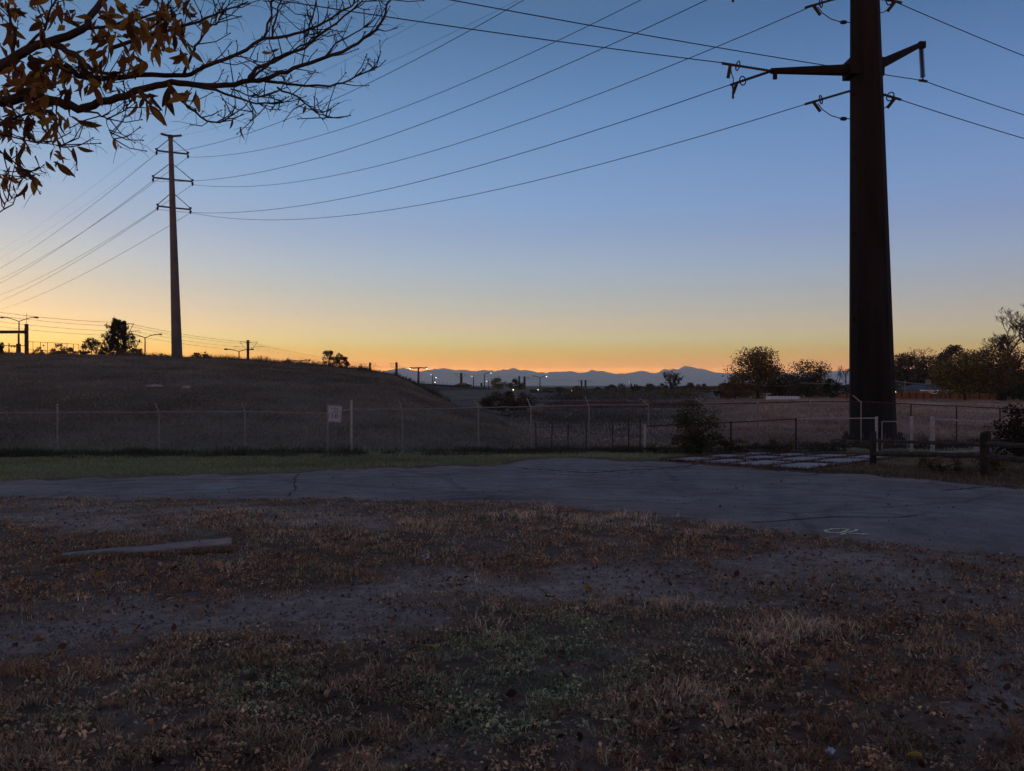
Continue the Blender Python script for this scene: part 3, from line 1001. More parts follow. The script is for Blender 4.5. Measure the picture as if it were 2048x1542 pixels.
for k in range(len(posts) - 1):
    sagx = [tops[k].lerp(tops[k + 1], s / 6) + Vector((0, 0, rnd.uniform(-.012, .012))) for s in range(7)]
    sagx[0], sagx[-1] = tops[k], tops[k + 1]
    MB().tube(sagx, .021, 6).build('top_rail', M['galv'] if posts[k][0] in (655,) else (M['galv_dull'] if posts[k][0] < 1250 else M['rust']), tf)
    fb_ = fabric(bots[k] + Vector((0, -.04, .03)), bots[k + 1] + Vector((0, -.04, .03)), tops[k] + Vector((0, -.04, 0)), tops[k + 1] + Vector((0, -.04, 0)))
    tag(fb_.build('mesh_fabric', M['mesh'], tf), kind='stuff')

arm_ids = [k for k, (px, py, d) in enumerate(posts) if px not in (655, 703, 1822, 1913, 2000, 2100)]
for ka, kb in zip(arm_ids[:-1], arm_ids[1:]):
    if kb - ka > 1 or posts[ka][0] < 700:
        continue
    for fr_ in (.4, .95):
        def tip_(k):
            px = posts[k][0]
            lean = -.12 if px < 900 else (-.16 if px < 1200 else -.36)
            return tops[k] + Vector((lean, -.05, .33 if px < 1290 else .26)) * fr_
        a, b = tip_(ka), tip_(kb)
        sg_ = rnd.uniform(.02, .10)
        MB().tube([a.lerp(b, t / 8) - Vector((0, 0, 4 * sg_ * (t / 8) * (1 - t / 8))) for t in range(9)], .0035, 4, cap=False).build('barbed_strand', M['rust'], tf)

# ---- low chain-link fence on the right
lf = thing('low_chain_link_fence', 'low rusty chain-link fence with a thin top rail beside the concrete pad', 'fence', gfar(1592, 29.5))
lp = [(1290, 852, 28.6, 'galv'), (1462, 845, 29.3, 'rust'), (1592, 838, 29.8, 'rust'), (1753, 836, 28.2, 'galv')]
tp, bp_ = [], []
for px, py, d, m in lp:
    t = P(px, py, d)
    b = Vector((t.x, t.y, gz1(t.x, t.y)))
    tp.append(t)
    bp_.append(b)
    MB().tube([b - Vector((0, 0, .15)), t + Vector((0, 0, .05))], .05 if m == 'galv' else .035, 8).build('post', M[m], lf)
for k in range(3):
    MB().tube([tp[k], tp[k + 1]], .022, 6).build('top_rail', M['galv'] if k == 2 else M['rust'], lf)
    tag(fabric(bp_[k], bp_[k + 1], tp[k], tp[k + 1]).build('mesh_fabric', M['mesh'], lf), kind='stuff')

# ---- walk gate and the panel leaning next to it
def pipe_frame(root, corners, m, r=.028):
    """Closed pipe frame through four corners with a chain-link filling; corners: bl, br, tr, tl."""
    c = [Vector(q) for q in corners]
    MB().tube([c[0], c[3]], r, 7).build('stile', m, root)
    MB().tube([c[1], c[2]], r, 7).build('stile', m, root)
    MB().tube([c[3], c[2]], r, 7).build('top_bar', m, root)
    MB().tube([c[0], c[1]], r, 7).build('bottom_bar', m, root)
    tag(fabric(c[0], c[1], c[3], c[2]).build('mesh_fabric', M['mesh'], root), kind='stuff')
g1 = gfar(1790, 28.0)
wg = thing('walk_gate', 'narrow chain-link gate hung between two pale posts behind the timber rail', 'gate', g1)
pipe_frame(wg, [P(1764, 899, 28.1), P(1815, 899, 28.0), P(1815, 843, 28.0), P(1764, 843, 28.1)], M['galv_dull'], .02)
MB().tube([P(1789, 899, 28.05), P(1789, 906, 28.05)], .03, 6).build('drop_rod', M['galv_dull'], wg)
for px, d, lab in ((1823, 28.0, 'pale steel gate post just right of the narrow gate'), (1864, 27.2, 'pale steel gate post at the left edge of the wide mesh panel')):
    t = P(px, 836, d)
    b = Vector((t.x, t.y, gz1(t.x, t.y)))
    gp = thing('gate_post', lab, 'post', b, 'gate posts')
    MB().tube([b - Vector((0, 0, .15)), t], .055, 10).build('shaft', M['galv'], gp)
    MB().lathe([(0, .065), (.04, .06), (.07, .02)], t, n=10).build('cap', M['galv'], gp)
    for hz_ in (.3, .8):
        MB().ring(b + Vector((0, 0, hz_)), (0, 0, 1), .06, .014, 12, 5).build('hinge_band', M['galv_dull'], gp)
dg = thing('drive_gate', 'wide chain-link gate panel with pale frame right of the gate posts', 'gate', gfar(1935, 26.6))
pipe_frame(dg, [P(1868, 905, 27.0), P(2014, 900, 26.0), P(2014, 846, 26.0), P(1868, 838.5, 27.0)], M['galv'], .026)
MB().tube([P(1868, 838.5, 27.0), P(1985, 842.5, 26.2), P(2012, 852, 26.0)], .02, 6).build('brace_rod', M['galv_dull'], dg)

# ---- wire fence on thin steel stakes
sf = thing('stake_fence', 'thin dark steel stakes strung with field wire in front of the tall fence', 'fence', gfar(1172, 29.6))
sp = [(1072, 846, 29.4), (1104, 845, 29.4), (1137, 840, 29.5), (1172, 840, 29.5), (1225, 839, 29.5), (1258, 838, 29.4), (1281, 838, 29.2)]
st_, sb_ = [], []
for px, py, d in sp:
    t = P(px + rnd.uniform(-1, 1), py, d)
    b = Vector((t.x + rnd.uniform(-.03, .03), t.y, gz1(t.x, t.y)))
    st_.append(t)
    sb_.append(b)
    MB().beam(b - Vector((0, 0, .15)), t, .04, .035).build('stake', M['rust'], sf)
for v in (.12, .3, .48, .66, .84, .97):
    MB().tube([b.lerp(t, v) for b, t in zip(sb_, st_)], .004, 4, cap=False).build('field_wire', M['rust'], sf)

# ---- timber post-and-rail
tr = thing('timber_rail_fence', 'old dark timber post and rail barrier at the edge of the pad', 'fence', lot_pt(1850, 940, 0))
def tpost(px, py0, py1, w):
    b = lot_pt(px, py1, 0)
    b.z = gz1(b.x, b.y)
    h = (py1 - py0) / FPX * b.y
    ww = w / FPX * b.y
    mb = MB()
    pr = [(-.2, .5), (h - .06, .5), (h, .42)]
    n = 8
    for z, s in pr:
        for k in range(n):
            a = 2 * math.pi * k / n + .39
            rr = ww * s * (1 + .05 * math.sin(3 * a + px))
            mb.v.append(b + Vector((rr * math.cos(a) * 1.05, rr * math.sin(a) * 1.05, z + (.03 * math.cos(a) if z > 0 else 0))))
    for i in range(2):
        for k in range(n):
            mb.f.append((i * n + k, i * n + (k + 1) % n, (i + 1) * n + (k + 1) % n, (i + 1) * n + k))
    mb.f.append(tuple(range(2 * n, 3 * n)))
    mb.build('post', M['wood'], tr)
    return b, h
b1, h1 = tpost(1746.5, 864, 930, 12)
b2, h2 = tpost(1969, 864, 952, 17)
b3, h3 = tpost(2230, 866, 982, 22)
def rail(p, q, r, m='wood_rail'):
    pts = [p.lerp(q, k / 8) + Vector((0, 0, rnd.uniform(-.012, .012))) for k in range(9)]
    MB().tube(pts, [r * rnd.uniform(.85, 1.1) for _ in pts], 7).build('rail', M[m], tr)
rail(b1 + Vector((0, 0, .31)), b2 + Vector((0, 0, .43)), .065)
rail(b1 + Vector((0, .03, .66)), b2 + Vector((0, 0, .68)), .045)
rail(b2 + Vector((0, 0, .70)), b3 + Vector((0, 0, .70)), .06)
rail(b2 + Vector((0, 0, .42)), b3 + Vector((0, 0, .40)), .06)

# ------------------------------------------------------------------ sign, wheel stop, cover, stones, scraps
def text_mesh(body, size, extrude=0.0):
    cu = bpy.data.curves.new('txt', 'FONT')
    cu.body = body
    cu.size = size
    cu.align_x = 'CENTER'
    cu.align_y = 'CENTER'
    cu.extrude = extrude
    cu.resolution_u = 3
    ob = bpy.data.objects.new('txt', cu)
    COL.objects.link(ob)
    dg_ = bpy.context.evaluated_depsgraph_get()
    dg_.update()
    me = bpy.data.meshes.new_from_object(ob.evaluated_get(dg_))
    bpy.data.objects.remove(ob)
    bpy.data.curves.remove(cu)
    return me
SD = 29.6
sb = Vector(((656.5 - CX) / FPX * SD, SD, 0))
sb.z = gz1(sb.x, sb.y)
sg = thing('speed_limit_sign', 'small white speed limit sign on a thin post behind the fence', 'sign', sb)
top = P(655.5, 806, SD)
MB().beam(sb - Vector((0, 0, .3)), top, .05, .03).build('post', M['galv_dull'], sg)
c = P(669.5, 828, SD - .03)
W_, H_ = 27 / FPX * SD, 33 / FPX * SD
mb = MB()
rr = .03
poly = []
for cx_, cz_, a0 in ((1, 1, 0), (-1, 1, 90), (-1, -1, 180), (1, -1, 270)):
    for k in range(4):
        a = math.radians(a0 + 30 * k)
        poly.append(Vector((cx_ * (W_ / 2 - rr) + rr * math.cos(a), 0, cz_ * (H_ / 2 - rr) + rr * math.sin(a))))
rot = Matrix.Rotation(math.radians(4), 3, 'Y')
n = len(poly)
mb.v = [c + rot @ (p + Vector((0, -.003, 0))) for p in poly] + [c + rot @ (p + Vector((0, .003, 0))) for p in poly]
mb.f = [tuple(range(n)), tuple(range(2 * n - 1, n - 1, -1))] + [(k, n + k, n + (k + 1) % n, (k + 1) % n) for k in range(n)]
pn = mb.build('panel', M['sign_white'], sg)
bd = MB()
for (x0, z0, x1, z1) in ((-.45, .46, .45, .46), (-.45, -.46, .45, -.46), (-.45, -.46, -.45, .46), (.45, -.46, .45, .46)):
    bd.beam(c + rot @ Vector((x0 * W_, -.006, z0 * H_)), c + rot @ Vector((x1 * W_, -.006, z1 * H_)), .004, .012)
bd.build('border', M['sign_black'], pn)
for body, size, dz in (('SPEED', .115, .19), ('LIMIT', .115, .085), ('10', .27, -.09)):
    me = text_mesh(body, size)
    me.transform(Matrix.Rotation(math.pi / 2, 4, 'X'))
    me.transform(rot.to_4x4())
    o = link('lettering', me, M['sign_black'], pn)
    o.location = c + rot @ Vector((0, -.008, dz)) - sb
    o['_o'] = tuple(sb)
MB().box(P(672, 811, SD + .0), (.34, .02, .02)).build('cross_strap', M['galv_dull'], sg)

# concrete wheel stop half buried in the dry grass
stop_a, stop_b = G(122, 1118), G(463, 1095)
e1, e2 = stop_a, stop_b
ws = thing('wheel_stop', 'long pale concrete wheel stop half sunk in the dry grass', 'wheel stop', (e1 + e2) / 2)
dv = (e2 - e1).normalized()
nv = Vector((-dv.y, dv.x, 0))
stop_n = nv.copy()
mb = MB()
sec = [(-.085, -.12), (.085, -.12), (.085, .045), (.06, .075), (-.06, .075), (-.085, .045)]
K = 14
for k in range(K + 1):
    p = e1.lerp(e2, k / K)
    p.z = gz1(p.x, p.y) * .5 - .035 + .055 * k / K
    for (a, b) in sec:
        mb.v.append(p + nv * (a + rnd.uniform(-.004, .004)) + Vector((0, 0, b + rnd.uniform(-.004, .004))))
for k in range(K):
    for j in range(6):
        mb.f.append((k * 6 + j, k * 6 + (j + 1) % 6, (k + 1) * 6 + (j + 1) % 6, (k + 1) * 6 + j))
mb.f += [tuple(range(6))[::-1], tuple(range(K * 6, K * 6 + 6))]
mb.build('bar', M['concrete'], ws)
for t in (.2, .8):
    MB().lathe([(0, .012), (.02, .012)], e1.lerp(e2, t) + Vector((0, 0, .07)), n=8).build('anchor_pin', M['rust'], ws)

mc = lot_pt(432, 975.5, .008)
mh = thing('manhole_cover', 'round iron utility cover set flush in the asphalt lane', 'manhole cover', mc)
MB().lathe([(-.02, .40), (.012, .40), (.012, .345)], mc, n=32).build('frame', M['concrete'], mh)
MB().lathe([(-.02, .335), (.004, .335)], mc, n=32).build('lid', M['iron'], mh)
for k in range(4):
    a = k * math.pi / 2
    MB().box(mc + Vector((.2 * math.cos(a), .2 * math.sin(a), .006)), (.1, .03, .006), rz=a).build('lid_rib', M['iron'], mh)

def rock(px, py, d, w, h, lab):
    x = (px - CX) / FPX * d
    z = gz1(x, d)
    mb = MB()
    n, m_ = 12, 6
    for i in range(m_ + 1):
        ph = math.pi * i / m_
        for k in range(n):
            a = 2 * math.pi * k / n
            r = 1 + rnd.uniform(-.14, .14)
            mb.v.append(Vector((x + w / 2 * r * math.sin(ph) * math.cos(a), d + w / 2.6 * r * math.sin(ph) * math.sin(a), z + h * .28 + h * .62 * r * math.cos(ph))))
    for i in range(m_):
        for k in range(n):
            mb.f.append((i * n + k, i * n + (k + 1) % n, (i + 1) * n + (k + 1) % n, (i + 1) * n + k))
    tag(mb.build('boulder', M['stone'], origin=(x, d, z)), lab, 'rock', 'boulders on the bank')
rock(308, 771, 50.0, 1.05, .22, 'long low pale boulder lying on the face of the bank')
rock(372, 771, 50.0, .6, .2, 'smaller rounder pale boulder right of the long one on the bank')

def scrap(px, py, s, lab, m):
    b = lot_pt(px, py, .03)
    b.z = gz1(b.x, b.y) + .03
    mb = MB()
    n = 5
    for i in range(n):
        for j in range(n):
            mb.v.append(b + Vector(((i - 2) * s / n + rnd.uniform(-.3, .3) * s / n, (j - 2) * s / n * .7, s * .25 * math.sin(i * 1.9 + j) + rnd.uniform(0, .12) * s)))
    for i in range(n - 1):
        for j in range(n - 1):
            mb.f.append((i * n + j, (i + 1) * n + j, (i + 1) * n + j + 1, i * n + j + 1))
    tag(mb.build('litter', m, origin=b), lab, 'litter', 'scraps of litter')
scrap(577, 903, .30, 'crumpled pale scrap caught at the foot of the fence', M['sign_white'])
scrap(430, 921, .09, 'tiny white scrap lying on the green verge at left', M['sign_white'])
scrap(548, 921, .08, 'tiny white scrap on the verge right of the first one', M['sign_white'])
scrap(2003, 903, .5, 'pale bluish sheet of rubbish among weeds behind the timber rails', M['sign_white'])
scrap(853, 1122, .09, 'small white scrap in dry grass in the middle of the lot', M['sign_white'])
scrap(1660, 1520, .05, 'small pale bluish scrap near the bottom right edge', M['sign_white'])

# ------------------------------------------------------------------ trees
def palette(cols, n, var=0.25):
    c = np.array(cols)[rng.integers(0, len(cols), n)]
    return c * rng.uniform(1 - var, 1 + var, (n, 1))
DKG = [(0.062, 0.065, 0.037), (0.050, 0.056, 0.035), (0.077, 0.070, 0.040)]
OLIVE = [(0.158, 0.128, 0.045), (0.128, 0.112, 0.048), (0.195, 0.143, 0.048)]
YGRN = [(0.208, 0.182, 0.058), (0.156, 0.150, 0.058), (0.260, 0.195, 0.058)]
BRN = [(0.138, 0.087, 0.055), (0.109, 0.072, 0.052), (0.167, 0.102, 0.061)]
RED = [(0.158, 0.075, 0.054), (0.128, 0.068, 0.054), (0.180, 0.090, 0.063)]
PINE = [(0.037, 0.040, 0.026), (0.050, 0.048, 0.031), (0.031, 0.034, 0.024)]

def trunk_mesh(mb, base, ctrs, h, r, n_limbs):
    """Tapered trunk and limbs running out to foliage clumps."""
    fork = base + Vector((rnd.uniform(-.03, .03) * h, rnd.uniform(-.03, .03) * h, h * .38))
    mb.tube([base - Vector((0, 0, .3)), base.lerp(fork, .5) + Vector((rnd.uniform(-.02, .02) * h, 0, 0)), fork], [r * 1.15, r * .85, r * .65], 7)
    for c in ctrs[:n_limbs]:
        c = Vector(c)
        s = base.lerp(fork, rnd.uniform(.7, 1))
        m1 = s.lerp(c, .45) + Vector((rnd.uniform(-.06, .06) * h, rnd.uniform(-.06, .06) * h, .04 * h))
        mb.tube([s, m1, c], [r * .45, r * .28, r * .08], 5)

def leafy_tree(name, label, px, d, top_py, width_px, cols, base_py=None, cat='tree', group=None, leaf_px=3.2, dens=1.0, squash=1.0, crown0=.22, clumps=16, off=0.0, gap=0.0):
    rnd.seed(int(px * 13 + top_py))
    x = (px - CX) / FPX * d
    gzv = gz1(x, d)
    base = Vector((x, d, gzv if base_py is None else EYE + (CY - base_py) / FPX * d))
    topz = EYE + (CY - top_py) / FPX * d
    topz = max(topz, base.z + .35)
    h = topz - base.z
    W = width_px / FPX * d
    root = thing(name, label, cat, base, group)
    ctr = []
    z0 = base.z + h * crown0
    for k in range(clumps):
        a = rnd.uniform(0, 2 * math.pi)
        rr = math.sqrt(rnd.uniform(0.02, 1)) * .36
        v = rnd.uniform(.12, .88)
        taper = math.sin(math.pi * (0.18 + 0.72 * v)) ** .6
        ctr.append((x + off * W * v + W * rr * math.cos(a) * taper, d + W * rr * math.sin(a) * taper * squash, z0 + (topz - z0) * v))
    # one clump fixes the top and two the sides
    ctr[0] = (x + off * W, d, topz - h * .12)
    ctr[1] = (x - W * .32, d, z0 + (topz - z0) * rnd.uniform(.4, .6))
    ctr[2] = (x + W * .32, d, z0 + (topz - z0) * rnd.uniform(.4, .6))
    mb = MB()
    trunk_mesh(mb, base, ctr, h, max(.05, h * .028), min(9, clumps))
    mb.build('trunk', M['bark_far'], root)
    ls = leaf_px / FPX * d
    crown_h = topz - z0
    nleaf = int(dens * 3.6 * (W * crown_h) / (ls * ls * .5))
    nleaf = min(nleaf, 14000)
    ctr = np.array(ctr)
    ci = rng.integers(0, len(ctr), nleaf)
    cr = W * rng.uniform(.17, .27, len(ctr))
    dirv = rng.normal(size=(nleaf, 3))
    dirv /= np.linalg.norm(dirv, axis=1, keepdims=True)
    rad = np.minimum(cr[ci], crown_h * .3) * rng.uniform(.02, 1.0, nleaf) ** .5 * np.where(rng.uniform(0, 1, nleaf) > .9, rng.uniform(1.0, 1.45, nleaf), 1.0)
    pos = ctr[ci] + dirv * rad[:, None] * np.array([1, 1, .8])
    pos[:, 2] = np.minimum(pos[:, 2], topz + ls * rng.uniform(-.5, 2.0, nleaf))
    pos[:, 2] = np.maximum(pos[:, 2], base.z + ls * .5)
    if gap > 0:
        keep = vnoise(pos[:, 0] + pos[:, 1] * .3, pos[:, 2], W * .09, 3) > gap
        pos, ci, dirv = pos[keep], ci[keep], dirv[keep]
    n = len(pos)
    Vv, Ff = kites(pos, ls * rng.uniform(.7, 1.4, n), rng.uniform(.5, .9, n)[:, None], dirv + rng.normal(size=(n, 3)) * .8)
    tint = rng.uniform(.7, 1.3, len(ctr))[ci][:, None]
    cc = np.repeat(palette(cols, n) * tint, 4, 0)
    np_mesh('crown', Vv, [Ff], M['leaf'], cc, parent=root)
    return root

def bare_branches(mb, p, d, L, r, depth, spread=.5, up=.15, sides=5):
    segs = 3
    pts, rad = [p], [r]
    q, dd = Vector(p), Vector(d).normalized()
    for k in range(segs):
        dd = (dd + Vector((rnd.gauss(0, .13), rnd.gauss(0, .13), rnd.gauss(0, .08) + up * .25))).normalized()
        q = q + dd * L / segs
        pts.append(q.copy())
        rad.append(max(.0015, r * (1 - .35 * (k + 1) / segs)))
    mb.tube(pts, rad, sides if depth > 1 else 3, cap=False)
    if depth == 0:
        return
    n = rnd.choice([2, 3, 3]) if depth > 1 else rnd.choice([2, 3, 4])
    for k in range(n):
        t = rnd.uniform(.45, 1.0) if k else 1.0
        i = min(int(t * segs), segs - 1)
        s = Vector(pts[i]).lerp(Vector(pts[i + 1]), t * segs - i)
        ax = Vector((rnd.gauss(0, 1), rnd.gauss(0, 1), rnd.gauss(0, .5))).normalized()
        nd = (dd + ax * spread * rnd.uniform(.7, 1.4) + Vector((0, 0, up))).normalized()
        bare_branches(mb, s, nd, L * rnd.uniform(.62, .82), r * (.62 if k else .68), depth - 1, spread, up, sides)

def bare_tree(name, label, px, d, top_py, width_px, base_py=None, group=None, depth=6, lean=0.0, spread=.55, rk=.03, seed=1):
    rnd.seed(seed if seed > 1000 else seed * 101 + int(px))
    x = (px - CX) / FPX * d
    base = Vector((x, d, gz1(x, d) if base_py is None else EYE + (CY - base_py) / FPX * d))
    h = EYE + (CY - top_py) / FPX * d - base.z
    root = thing(name, label, 'tree', base, group)
    mb = MB()
    bare_branches(mb, Vector((0, 0, 0)), Vector((lean, 0, 1)), .34, rk, depth, spread, .12, 6)
    zs = max(v.z for v in mb.v)
    xs_ = sorted(v.x for v in mb.v)
    wsp = xs_[int(len(xs_) * .99)] - xs_[int(len(xs_) * .01)]
    sz, sx_ = h / zs, (width_px / FPX * d) / max(wsp, .1)
    split = []
    mid = (xs_[int(len(xs_) * .02)] + xs_[int(len(xs_) * .98)]) / 2
    for v in mb.v:
        split.append(base + Vector(((v.x - mid * (v.z / zs)) * sx_, v.y * sx_, v.z * sz)))
    mb.v = split
    mb.build('branches', M['bark_far'], root)
    MB().tube([base - Vector((0, 0, .4)), base + Vector((0, 0, h * .05))], [h * .045, h * .03], 8).build('root_flare', M['bark_far'], root)
    return root

TG = 'trees across the field'
# right-hand side
leafy_tree('cottonwood_tree', 'large leafy dark tree left of the steel pole, tallest of its row', 1515, 105, 696, 116, BRN + OLIVE, group=TG, clumps=44, crown0=.0, leaf_px=3.4, gap=.04, dens=1.15)
leafy_tree('shrub_tree', 'low rusty-leaved tree at the left foot of the large leafy tree', 1470, 112, 755, 80, RED + OLIVE, group=TG, clumps=12, crown0=.1)
leafy_tree('cottonwood_tree', 'dark rounded tree between the large leafy tree and the steel pole', 1614, 108, 724, 104, DKG + DKG + OLIVE, group=TG, clumps=32, crown0=.0, gap=.04)
leafy_tree('shrub_tree', 'dark low tree hiding the ground right of the large leafy tree', 1572, 100, 750, 84, DKG, group=TG, clumps=12, crown0=.05)
leafy_tree('juniper_tree', 'small black evergreen standing close left of the steel pole', 1660, 96, 758, 36, PINE, group=TG, clumps=12, crown0=.03)
bare_tree('bare_tree', 'small bare tree just left of the steel pole', 1672, 150, 728, 34, group=TG, depth=6, rk=.016)
bare_tree('bare_tree', 'second small bare tree nearest the steel pole on its left', 1693, 160, 735, 30, group=TG, depth=6, rk=.016)
leafy_tree('maple_tree', 'broad dark tree just right of the steel pole', 1812, 140, 708, 112, DKG + BRN, group=TG, clumps=28, crown0=.0, gap=.05)
bare_tree('bare_tree', 'leafless tree rising behind the dark trees right of the steel pole', 1848, 165, 692, 62, group=TG, depth=7, rk=.018)
bare_tree('bare_tree', 'leafless smaller tree left of the tufted pine', 1876, 165, 706, 44, group=TG, depth=6, rk=.016)
leafy_tree('shrub_tree', 'dark rounded tree below the leafless tree right of steel pole', 1868, 135, 716, 100, DKG + BRN, group=TG, clumps=16, crown0=.05)
leafy_tree('pine_tree', 'dark tufted pine with open crown above the olive tree', 1903, 130, 688, 52, PINE, group=TG, clumps=11, crown0=.45, gap=.28)
leafy_tree('elm_tree', 'wide olive and gold tree over the wooden fence at right', 1930, 88, 700, 150, OLIVE + YGRN + DKG, group=TG, clumps=30, crown0=.12, leaf_px=3.4, gap=.12)
leafy_tree('elm_tree', 'dark brown-leaved tree at the right edge below the big bare tree', 2026, 84, 700, 150, BRN + DKG + OLIVE, group=TG, clumps=28, crown0=.05, leaf_px=3.4, gap=.1)
leafy_tree('elm_tree', 'dark tree behind the olive tree with thin upper crown', 1982, 110, 692, 110, BRN + DKG, group=TG, clumps=14, crown0=.3, gap=.34)
leafy_tree('cedar_tree', 'low black evergreen at the right edge behind the weedy slope', 2040, 78, 770, 110, PINE, group=TG, clumps=16, crown0=.02)
bare_tree('bare_tree', 'tall bare spreading tree at the right edge of the frame', 2034, 95, 598, 150, group=TG, depth=7, spread=.75, rk=.02, seed=1405)

# middle distance
bare_tree('bare_tree', 'dark twiggy tree standing alone before the mountains, left of the large leafy tree', 1347, 210, 741, 44, group=TG, depth=6, spread=.6, rk=.03)
leafy_tree('snag_tree', 'sparse dead leaves clinging to the lone twiggy tree', 1347, 211, 742, 42, PINE + BRN, group=TG, clumps=9, crown0=.35, gap=.45, dens=.35)
leafy_tree('locust_tree', 'small open dark tree left of the lone twiggy tree', 1324, 235, 766, 22, BRN + DKG, group=TG, clumps=9, crown0=.3, gap=.2)
leafy_tree('willow_tree', 'rounded yellow-green tree beside the far parapet', 997, 330, 756, 36, YGRN + OLIVE, group=TG, clumps=14, crown0=.08, leaf_px=2.6)
leafy_tree('willow_tree', 'second, darker rounded tree right of the yellow-green one', 1030, 320, 759, 40, OLIVE + DKG + DKG, group=TG, clumps=14, crown0=.08, leaf_px=2.6)
leafy_tree('bush', 'dark rounded bush in the hollow behind the fence', 1020, 76, 785, 150, DKG + PINE + BRN, cat='bush', group=TG, clumps=46, crown0=.02, leaf_px=3.0)
leafy_tree('bush', 'low dark bush right of the one in the hollow', 1160, 140, 795, 60, DKG, cat='bush', group=TG, clumps=10, crown0=.02, leaf_px=2.6)
leafy_tree('poplar_tree', 'reddish small tree beside the rail mast at the far end of the bank', 820, 300, 756, 14, RED, group=TG, clumps=8, crown0=.1, leaf_px=2.4)
trs = [(1155, 772, 30, RED + BRN, 'reddish tree behind a pair of rail masts'), (1195, 774, 20, PINE, 'dark conical tree right of the pair of rail masts'), (1222, 770, 30, DKG, 'dark round treetop in the far tree line'),
       (1244, 768, 18, OLIVE, 'olive narrow treetop in the far tree line'), (1120, 774, 18, DKG, 'dark treetop left of the reddish far tree'), (1272, 770, 20, DKG, 'dark treetop just right of the pale far lamp'),
       (1300, 768, 22, DKG + BRN, 'thin crowned tree between two darker treetops of the far line'), (1380, 766, 28, BRN, 'brownish treetop right of the lone twiggy tree'), (1408, 768, 40, RED + BRN, 'wide russet treetop in the far line'),
       (1440, 771, 40, DKG + BRN, 'wide dark treetop nearest the large leafy tree')]
for px, top, w, c_, lb in trs:
    leafy_tree('tree', lb, px, 255 + rnd.uniform(-15, 15), top, w, c_, group='far tree line', clumps=10, crown0=.02, leaf_px=2.4)
leafy_tree('juniper_tree', 'small black conifer in front of the far russet trees', 1440, 150, 777, 30, PINE, group=TG, clumps=9, crown0=.02, leaf_px=2.6)
# far scrub wood, one mass
def wood_mass(px0, px1, d, top, name, label, cols, seed, leaf=2.3):
    n = int((px1 - px0) * 55)
    px = rng.uniform(px0, px1, n)
    dd = d + rng.uniform(-18, 18, n)
    x = (px - CX) / FPX * dd
    zb = gz(x, dd)
    prof_ = top + (fbm(px, px * 0, 26, seed) - .5) * 16
    zt = EYE + (CY - prof_) / FPX * dd
    z = zb + (zt - zb) * rng.uniform(0, 1, n) ** .8
    pos = np.stack([x, dd, z], 1)
    Vv, Ff = kites(pos, leaf / FPX * d * rng.uniform(.8, 1.8, n), rng.uniform(.5, .9, n)[:, None], rng.normal(size=(n, 3)))
    tint = (0.6 + .8 * vnoise(px, px * 0, 11, seed + 5))[:, None]
    ob = np_mesh(name, Vv, [Ff], M['leaf'], np.repeat(palette(cols, n) * tint, 4, 0), loc=(0, d, 0))
    tag(ob, label, 'woodland', kind='stuff')
wood_mass(1060, 1470, 270, 783, 'woodland', 'low brushy wood along the far edge of the field', DKG + BRN + BRN, 3)
wood_mass(1080, 1480, 420, 777, 'woodland', 'distant hazy tree belt below the mountains', DKG + OLIVE, 9)
wood_mass(1440, 2100, 135, 768, 'woodland', 'dark hedge and scrub between the houses and field', DKG + BRN + PINE, 15, 2.8)

wood_mass(1785, 2110, 160, 738, 'woodland', 'dark tree mass filling in behind the houses at right', DKG + BRN + PINE, 21, 3.0)

# layers of low scrub in the basin
def scrub(px0, px1, d, spread, hgt, n, label, cols, seed):
    px = rng.uniform(px0, px1, n)
    dd = d + rng.normal(0, spread, n)
    x = (px - CX) / FPX * dd
    ends = np.minimum(px - px0, px1 - px) / (px1 - px0)
    keep = fbm(x, dd, 7, seed) + rng.uniform(-.08, .08, n) > .47 + .45 * np.clip(1 - ends / .22, 0, 1)
    px, dd, x = px[keep], dd[keep], x[keep]
    m_ = len(x)
    hh = hgt * (.3 + 1.4 * fbm(x, dd, 4, seed + 3)) * rng.uniform(.1, 1, m_)
    pos = np.stack([x, dd, gz(x, dd) + hh], 1)
    Vv, Ff = kites(pos, 2.6 / FPX * d * rng.uniform(.6, 1.6, m_), rng.uniform(.4, .9, m_)[:, None], rng.normal(size=(m_, 3)))
    tag(np_mesh('scrub', Vv, [Ff], M['leaf'], np.repeat(palette(cols, m_) * (.5 + fbm(x, dd, 5, seed + 9))[:, None], 4, 0), loc=(0, d, 0)), label, 'scrub', kind='stuff')
scrub(930, 1420, 62, 3.5, .55, 9000, 'low dark weeds along the bottom of the basin', DKG + BRN, 161)
scrub(1040, 1470, 88, 4, .7, 9000, 'brown scrub band across the middle of the field', BRN + RED, 171)
scrub(1030, 1480, 135, 9, .9, 9000, 'dark scrub band before the far tree line', DKG + BRN, 181)
scrub(1060, 1480, 200, 12, 1.3, 8000, 'farther brush strip below the far trees', BRN + OLIVE, 191)

